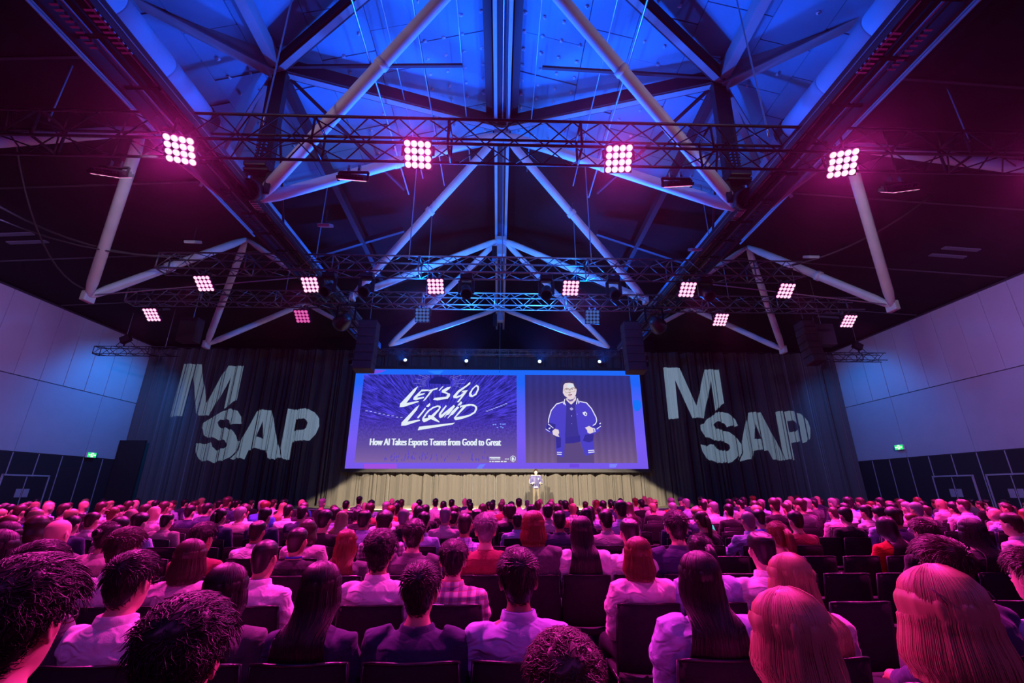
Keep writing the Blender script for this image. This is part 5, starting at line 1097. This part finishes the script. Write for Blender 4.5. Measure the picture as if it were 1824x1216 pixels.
# --- mesh library
SP={False:seated(False),True:seated(True)}
LIB={}
for fem in (False,True):
    k='f' if fem else 'm'; hs=.94 if fem else 1.0
    LIB['body',k,1]=body('body',SP[fem],.0062,.32,hs); LIB['body',k,0]=body('body',SP[fem],.015,.32,hs,False)
    for kind in (('shirt','sweater','blazer') if not fem else ('blouse','sweater','blazer')):
        LIB[kind,k,1]=top(kind,SP[fem],kind,.009,.55,3 if fem else 0); LIB[kind,k,0]=top(kind,SP[fem],kind,.017,.4,1)
    LIB['trousers',k]=trousers('trousers',SP[fem],.016,.35)
LIB['shoes']=shoes('shoes',SP[False])
HST='sfzchlwoupk'
for st in HST:
    LIB['hair',st,1]=hair_mesh('hair',st,True,HST.index(st)); LIB['hair',st,0]=hair_mesh('hair',st,False,HST.index(st))
def ringband(y0,z0,rx,ry,h,tilt):
    v=[];f=[];n=32
    for k in range(n):
        t=2*math.pi*k/n
        for dr,dz in ((0,0),(.003,0),(.003,h),(0,h)):
            v.append(((rx+dr)*math.sin(t),y0+(ry+dr)*math.cos(t),z0+dz-tilt*max(0,math.cos(t))))
    for k in range(n):
        k2=(k+1)%n
        for i in range(4): f.append((k*4+i,k2*4+i,k2*4+(i+1)%4,k*4+(i+1)%4))
    return v,f
v,f=ringband(-.036,CH-.028,.0705,.074,.018,.10); LIB['lanyard']=pydata('lanyard',v,f,None,True)
b=B()
for s in(-1,1):
    b.tube([(s*.034+.024*math.cos(t),.112,.106+.019*math.sin(t)) for t in np.linspace(0,6.28,17)],.0018,5)
    b.tube([(s*.058,.110,.112),(s*.076,.085,.113),(s*.082,.02,.112),(s*.082,-.012,.098)],.002,5)
b.tube([(-.010,.113,.110),(0,.117,.113),(.010,.113,.110)],.0018,5)
LIB['glasses']=pydata('glasses',b.v,b.f,GLS,True)
b=B()
for s in(-1,1):
    ev,ef=lathe([(.0005,.013),(.007,.011),(.0115,.005),(.0115,-.004),(.006,-.011)],12)
    b.add([(x+s*.031,.0805+z,y+.108) for x,y,z in ev],ef)
LIB['eyes']=pydata('eyes',b.v,b.f,mat('eye_white',(.75,.72,.70),.25),True)
b=B()
for s in(-1,1): b.tube([(s*.014,.0945,.124),(s*.03,.0955,.129),(s*.047,.088,.124)],[.002,.0035,.0015],5)
LIB['eyebrows']=pydata('eyebrows',b.v,b.f,None,True)
def part(me,m,parent,loc=(0,0,0),rz=0,s=1.0):
    o=mesh_obj(me.name.split('.')[0],me,parent,loc,(0,0,rz))
    if s!=1: o.scale=(s,s,s)
    if m is not None:
        if not me.materials: me.materials.append(None)
        o.material_slots[0].link='OBJECT'; o.material_slots[0].material=m
    return o
ORD='first second third fourth fifth sixth seventh eighth ninth tenth eleventh twelfth thirteenth fourteenth fifteenth sixteenth seventeenth eighteenth nineteenth twentieth'.split()
def ordw(i):
    if i<20: return ORD[i]
    t='twenty thirty forty'.split()[(i+1)//10-2]; r_=(i+1)%10
    return (t+'-'+ORD[r_-1]) if r_ else {'twenty':'twentieth','thirty':'thirtieth','forty':'fortieth'}[t]
HWORD={'s':'short','f':'swept-up','z':'cropped','c':'curly','h':'thinning','l':'long','w':'long wavy','o':'bobbed','u':'pinned-up','p':'ponytailed','k':'capped'}
KWORD={'shirt':'shirt','sweater':'sweater','blazer':'blazer','blouse':'blouse'}
ppl=[]
PH=seated(False); PH['arm'][0]=[PH['arm'][0][0],Vector((-.25,.03,.83)),Vector((-.27,.10,.74)),Vector((-.30,.26,.84)),Vector((-.31,.34,.93))]; PH['hand'][0]=(Vector((-.31,.355,.95)),(.05,.35,1),(0,-1,.2),-1)
BODYP=body('body',PH,.010,.5,1.0); TOPP=top('shirt',PH,'shirt',.012,.5,2)
for k,x,s,q in PEOPLE: ppl.append((k,x,s,q.split()))
cnt={}
for k,x,s,q in ppl: cnt[k]=cnt.get(k,0)+1
seen={}
seatx={k:[] for k in range(len(ROWS))}
for k,x,s,q in ppl:
    h,c,t,o=q; y=ROWS[k]; rnd=random.Random(int(x*100)+k*977)
    hi=1 if k<=3 else 0
    fem=h in 'louphw' and h not in 'h'
    if h in 'shzbck': fem=False
    if h=='l' and c in 'ryn' and rnd.random()<.5: h='w'
    if h=='s' and rnd.random()<.35: h='f'
    kind='blouse' if fem else 'shirt'
    if t in 'GNT' and not (t=='N' and o!='-'): kind='blazer'
    elif t in 'DMRBOV': kind='sweater'
    idx=seen.get(k,0); seen[k]=idx+1
    kk='f' if fem else 'm'
    sx=rnd.uniform(.97,1.07)
    rz=R(rnd.uniform(-7,7))-math.atan2(x,26-y)*-.45
    P_=SP[fem]
    phn=q[:4]==['z','g','L','b']
    p=part(BODYP if phn else LIB['body',kk,hi],SKIN[rnd.choices((0,1,2,3),(5,4,2,1))[0]],None,(x,y,0),rz); p.name='person'
    p.scale=(s*sx,s,s)
    hw='bald' if h=='b' else (HNAME[c]+' '+HWORD[h]+' hair')
    lab='seated person, %s, %s %s, %s from left in %s row from camera'%(hw,TNAME[t],KWORD[kind],ordw(idx),ordw(k))
    lab=' '.join(lab.split()[:16]); tag(p,lab,'person','seated audience in row %s'%ORD[k])
    hp=P_['head']; hs=.94 if fem else 1.0
    if LIB.get(('hair',h,hi)): part(LIB['hair',h,hi],mat('cap_cloth',(.03,.03,.06),.8) if h=='k' else HM[c],p,hp,0,hs)
    tm=TM[t]
    if t=='X': tm=XM[idx%3 if k!=2 else 0]
    part(TOPP if phn else LIB[kind,kk,hi],tm,p)
    part(LIB['trousers',kk],TROU[rnd.randrange(3)],p)
    if k<=8: part(LIB['shoes'],None,p)
    if o in 'br': part(LIB['lanyard'],LANB if o=='b' else LANR,p)
    if t=='F': q_=part(LIB['glasses'],None,p,(hp[0],hp[1]-.045,hp[2]+.085),0,hs); q_.rotation_euler=(R(25),0,0)
    if o=='g': part(LIB['glasses'],None,p,hp,0,hs)
    if k<=2: part(LIB['eyes'],None,p,hp,0,hs); part(LIB['eyebrows'],HM[c],p,hp,0,hs)
    if phn:
        bpy.context.view_layer.update(); ph=empty('phone',p.matrix_world@Vector((-.305,.40,1.04)),rz); tag(ph,'phone with lit cyan screen held up by a grey cropped man in pale blue shirt','phone')
        ph.rotation_euler=(R(-12),R(-14),rz+R(-18))
        beveled(B().box((0,0,0),(.072,.010,.148)).build('case',BLK,ph),.004); B().box((0,-.0058,0),(.064,.001,.136)).build('display',emat('phone_screen',lin(95,215,225),.9),ph)
    seatx[k].append((x,s))
# ------------------------------------------------------------------ chairs
FAB=mat('black_chair_mesh',(.018,.016,.020),.75,0,.25,var=.15,vscale=30,bump=.3,bscale=320)
FRM=mat('black_chair_frame',(.022,.02,.024),.28,.2,.6)
def curved(z0,z1,w,bow,th,lean,nz=6,nx=13):
    v=[]
    for side in (0,1):
        for i in range(nz):
            u=i/(nz-1); z=z0+(z1-z0)*u
            for j in range(nx):
                t=-1+2*j/(nx-1); ww=w*(1-.06*u)
                v.append((t*ww/2,bow*t*t-lean*u+side*th-.01*math.sin(u*3.14),z-(.012*t**4 if i==nz-1 else 0)))
    f=[]; N_=nz*nx
    for i in range(nz-1):
        for j in range(nx-1):
            a=i*nx+j; f.append((a,a+1,a+nx+1,a+nx)); f.append((N_+a+1,N_+a,N_+a+nx,N_+a+nx+1))
    for j in range(nx-1):
        f.append((j+1,j,N_+j,N_+j+1)); a=(nz-1)*nx+j; f.append((a,a+1,N_+a+1,N_+a))
    for i in range(nz-1):
        a=i*nx; f.append((a,a+nx,N_+a+nx,N_+a)); a=i*nx+nx-1; f.append((a+nx,a,N_+a,N_+a+nx))
    return v,f
v,f=curved(.46,.86,.43,.055,.012,.07); cb_back=pydata('backrest',v,f,FAB,True)
bb=B(); rim=[]
for i in range(13):
    t=-1+2*i/12; rim.append((t*.43*.94/2,.055*t*t-.07+.006,.863-.012*t**4))
bb.tube(rim,.008,6)
for s in(-1,1): bb.tube([(s*.213,.055+.006,.44),(s*.211,.055-.035+.004,.66),(s*.203,.055-.07+.006,.855)],.009,6)
cb_frame=pydata('back_frame',bb.v,bb.f,FRM,True)
sv,sf=lathe([(.001,.0),(.2,.0),(.215,.015),(.21,.035),(.15,.048),(.001,.042)],20)
sv=[(math.copysign(min(abs(x)*1.25,.215),x),math.copysign(min(abs(y)*1.25,.21),y)+.215,z+.395) for x,y,z in sv]
cb_seat=pydata('seat',sv,sf,FAB,True)
legs=[]
for s in(-1,1):
    for q in(0,1):
        l=B(); l.tube([(s*.212,.05 if q==0 else .39,.43),(s*.215,.03 if q==0 else .41,.22),(s*.218,-.02 if q==0 else .44,.012)],.011,6); l.tube([(s*.218,-.02 if q==0 else .44,.012),(s*.218,-.02 if q==0 else .44,.0)],.014,6)
        legs.append(pydata('leg',l.v,l.f,FRM,True))
l=B(); 
for s in(-1,1): l.tube([(s*.212,.02,.42),(s*.212,.40,.42)],.010,6)
l.tube([(-.212,.07,.40),(.212,.07,.40)],.010,6); cb_rail=pydata('seat_rail',l.v,l.f,FRM,True)
nch=0; empties=[]
def chair(x,y,full,label,group):
    t=empty('conference_chair',(x,y,0),R(random.uniform(-2,2))); tag(t,label,'chair',group)
    for me in [cb_back,cb_seat,cb_frame]+([cb_rail] if full else [])+legs:
        o=mesh_obj(me.name.split('.')[0],me,t)
    return t
for k in range(len(ROWS)):
    xs_=sorted(seatx[k]); ys=ROWS[k]-.155
    cx=[(x,True) for x,s in xs_]
    gapmax={0:9,1:9,2:9,3:9,4:9,5:6}.get(k,1.7)
    add=[]
    for (a,_),(b_,_) in zip(xs_[:-1],xs_[1:]):
        g=b_-a
        if .93<g<gapmax:
            n=int(round(g/.50))-1
            for i in range(n):
                xx=a+g*(i+1)/(n+1)
                if k<6 and 2.9+.30*k<xx<3.6+.30*k: continue       # side aisle
                add.append((xx,False))
    if k<=4:
        x=xs_[0][0]-.52
        while x>-1.25*(ROWS[k]+.4): add.append((x,False)); x-=.52
        x=xs_[-1][0]+.52
        while x<1.25*(ROWS[k]+.4): add.append((x,False)); x+=.52
    allc=sorted(cx+add)
    ok=[]
    for x,occ in allc:
        if ok and x-ok[-1][0]<.44:
            if not occ: continue
            if not ok[-1][1]: ok.pop()
        ok.append((x,occ))
    for i,(x,occ) in enumerate(ok):
        if nch>=298 : break
        nch+=1
        lab='%s black mesh-back conference chair, %s from left in %s row of seats from camera'%('occupied' if occ else 'empty',ordw(min(i,48)),ordw(k))
        if not occ: empties.append((k,x,ys))
        chair(x,ys,k<=5,lab,'conference chairs in row %s'%ORD[k])
# coffee cup and papers on the empty seats, phone held up in the fourth row
ck=min((e_ for e_ in empties if e_[0] in (2,3)),key=lambda e_:abs(e_[1]-.3)+.1*(e_[0]!=3))
cup=empty('coffee_cup',(ck[1]+.02,ck[2]+.12,.441)); tag(cup,'paper coffee cup with ridged lid on an empty chair','cup')
v,f=lathe([(.001,0),(.028,0),(.040,.105),(.001,.105)],18); mesh_obj('cup_body',pydata('cup_body',v,f,mat('cup_paper',(.05,.04,.05),.6),True),cup)
v,f=lathe([(.043,.100),(.044,.108),(.040,.112),(.036,.124),(.034,.124),(.032,.118),(.001,.118)],18); mesh_obj('lid',pydata('lid',v,f,mat('cup_lid',(.35,.25,.33),.4),True),cup)
# ------------------------------------------------------------------ the speaker
SPK=standing()
kf=1.74/1.765
JK=mat('navy_bomber_cloth',(.055,.052,.15),.6,0,.3,bump=.1,bscale=120)
sp_=part(body('body',SPK,.0075,.5,1.0),SKIN[1],None,(1.86,22.9,.80),R(180+4)); sp_.name='person'; sp_.scale=(kf,kf,kf)
tag(sp_,'speaker standing on stage in navy bomber jacket with white stripes and glasses','person')
part(LIB['hair','s',1],HM['n'],sp_,SPK['head']); part(LIB['glasses'],None,sp_,SPK['head']); part(LIB['eyes'],None,sp_,SPK['head']); part(LIB['eyebrows'],HM['n'],sp_,SPK['head'])
jm=top('bomber_jacket',SPK,'jacket',.012,.5,5); part(jm,JK,sp_)
part(trousers('trousers',SPK,.014,.5),mat('taupe_trousers',(.085,.072,.062),.85),sp_); part(shoes('shoes',SPK),None,sp_)
b=B()
for a in SPK['arm']:
    s=1 if a[0].x>0 else -1
    for q in (-.008,.008):
        b.tube([Vector((s*.07,.02+q,1.495)),a[0]+Vector((s*.03,.03+q,.085)),a[1]+Vector((s*.078,.01+q,.0)),a[2]+Vector((s*.070,.0+q,-.01)),a[3]+Vector((s*.062,.03+q,.01)),a[4]+Vector((s*.05,.0,.012))],.006,5)
    b.tube([a[4]+Vector((0,-.03,0)),a[4]+Vector((-s*.012,.0,.003))],[.056,.05],12)
WST=mat('white_knit',(.82,.82,.82),.7)
b.build('white_stripe',WST,sp_,True)
b=B()
v,f=ringband(0,.90,.180,.148,.02,0); b.add(v,f); v,f=ringband(0,.935,.183,.15,.014,0); b.add(v,f)
b.build('striped_hem',WST,sp_,True)
b=B(); b.add(*lathe_rings([(.90,.075,.006,.002,.137),(1.15,.075,.006,.002,.158),(1.32,.05,.006,.002,.145),(1.44,.03,.006,.002,.10)],14)); b.build('polo_shirt',mat('navy_polo',(.035,.035,.10),.8),sp_,True)
b=B(); b.box((-.12,.152,1.33),(.05,.01,.055)); b.build('badge',WST,sp_)
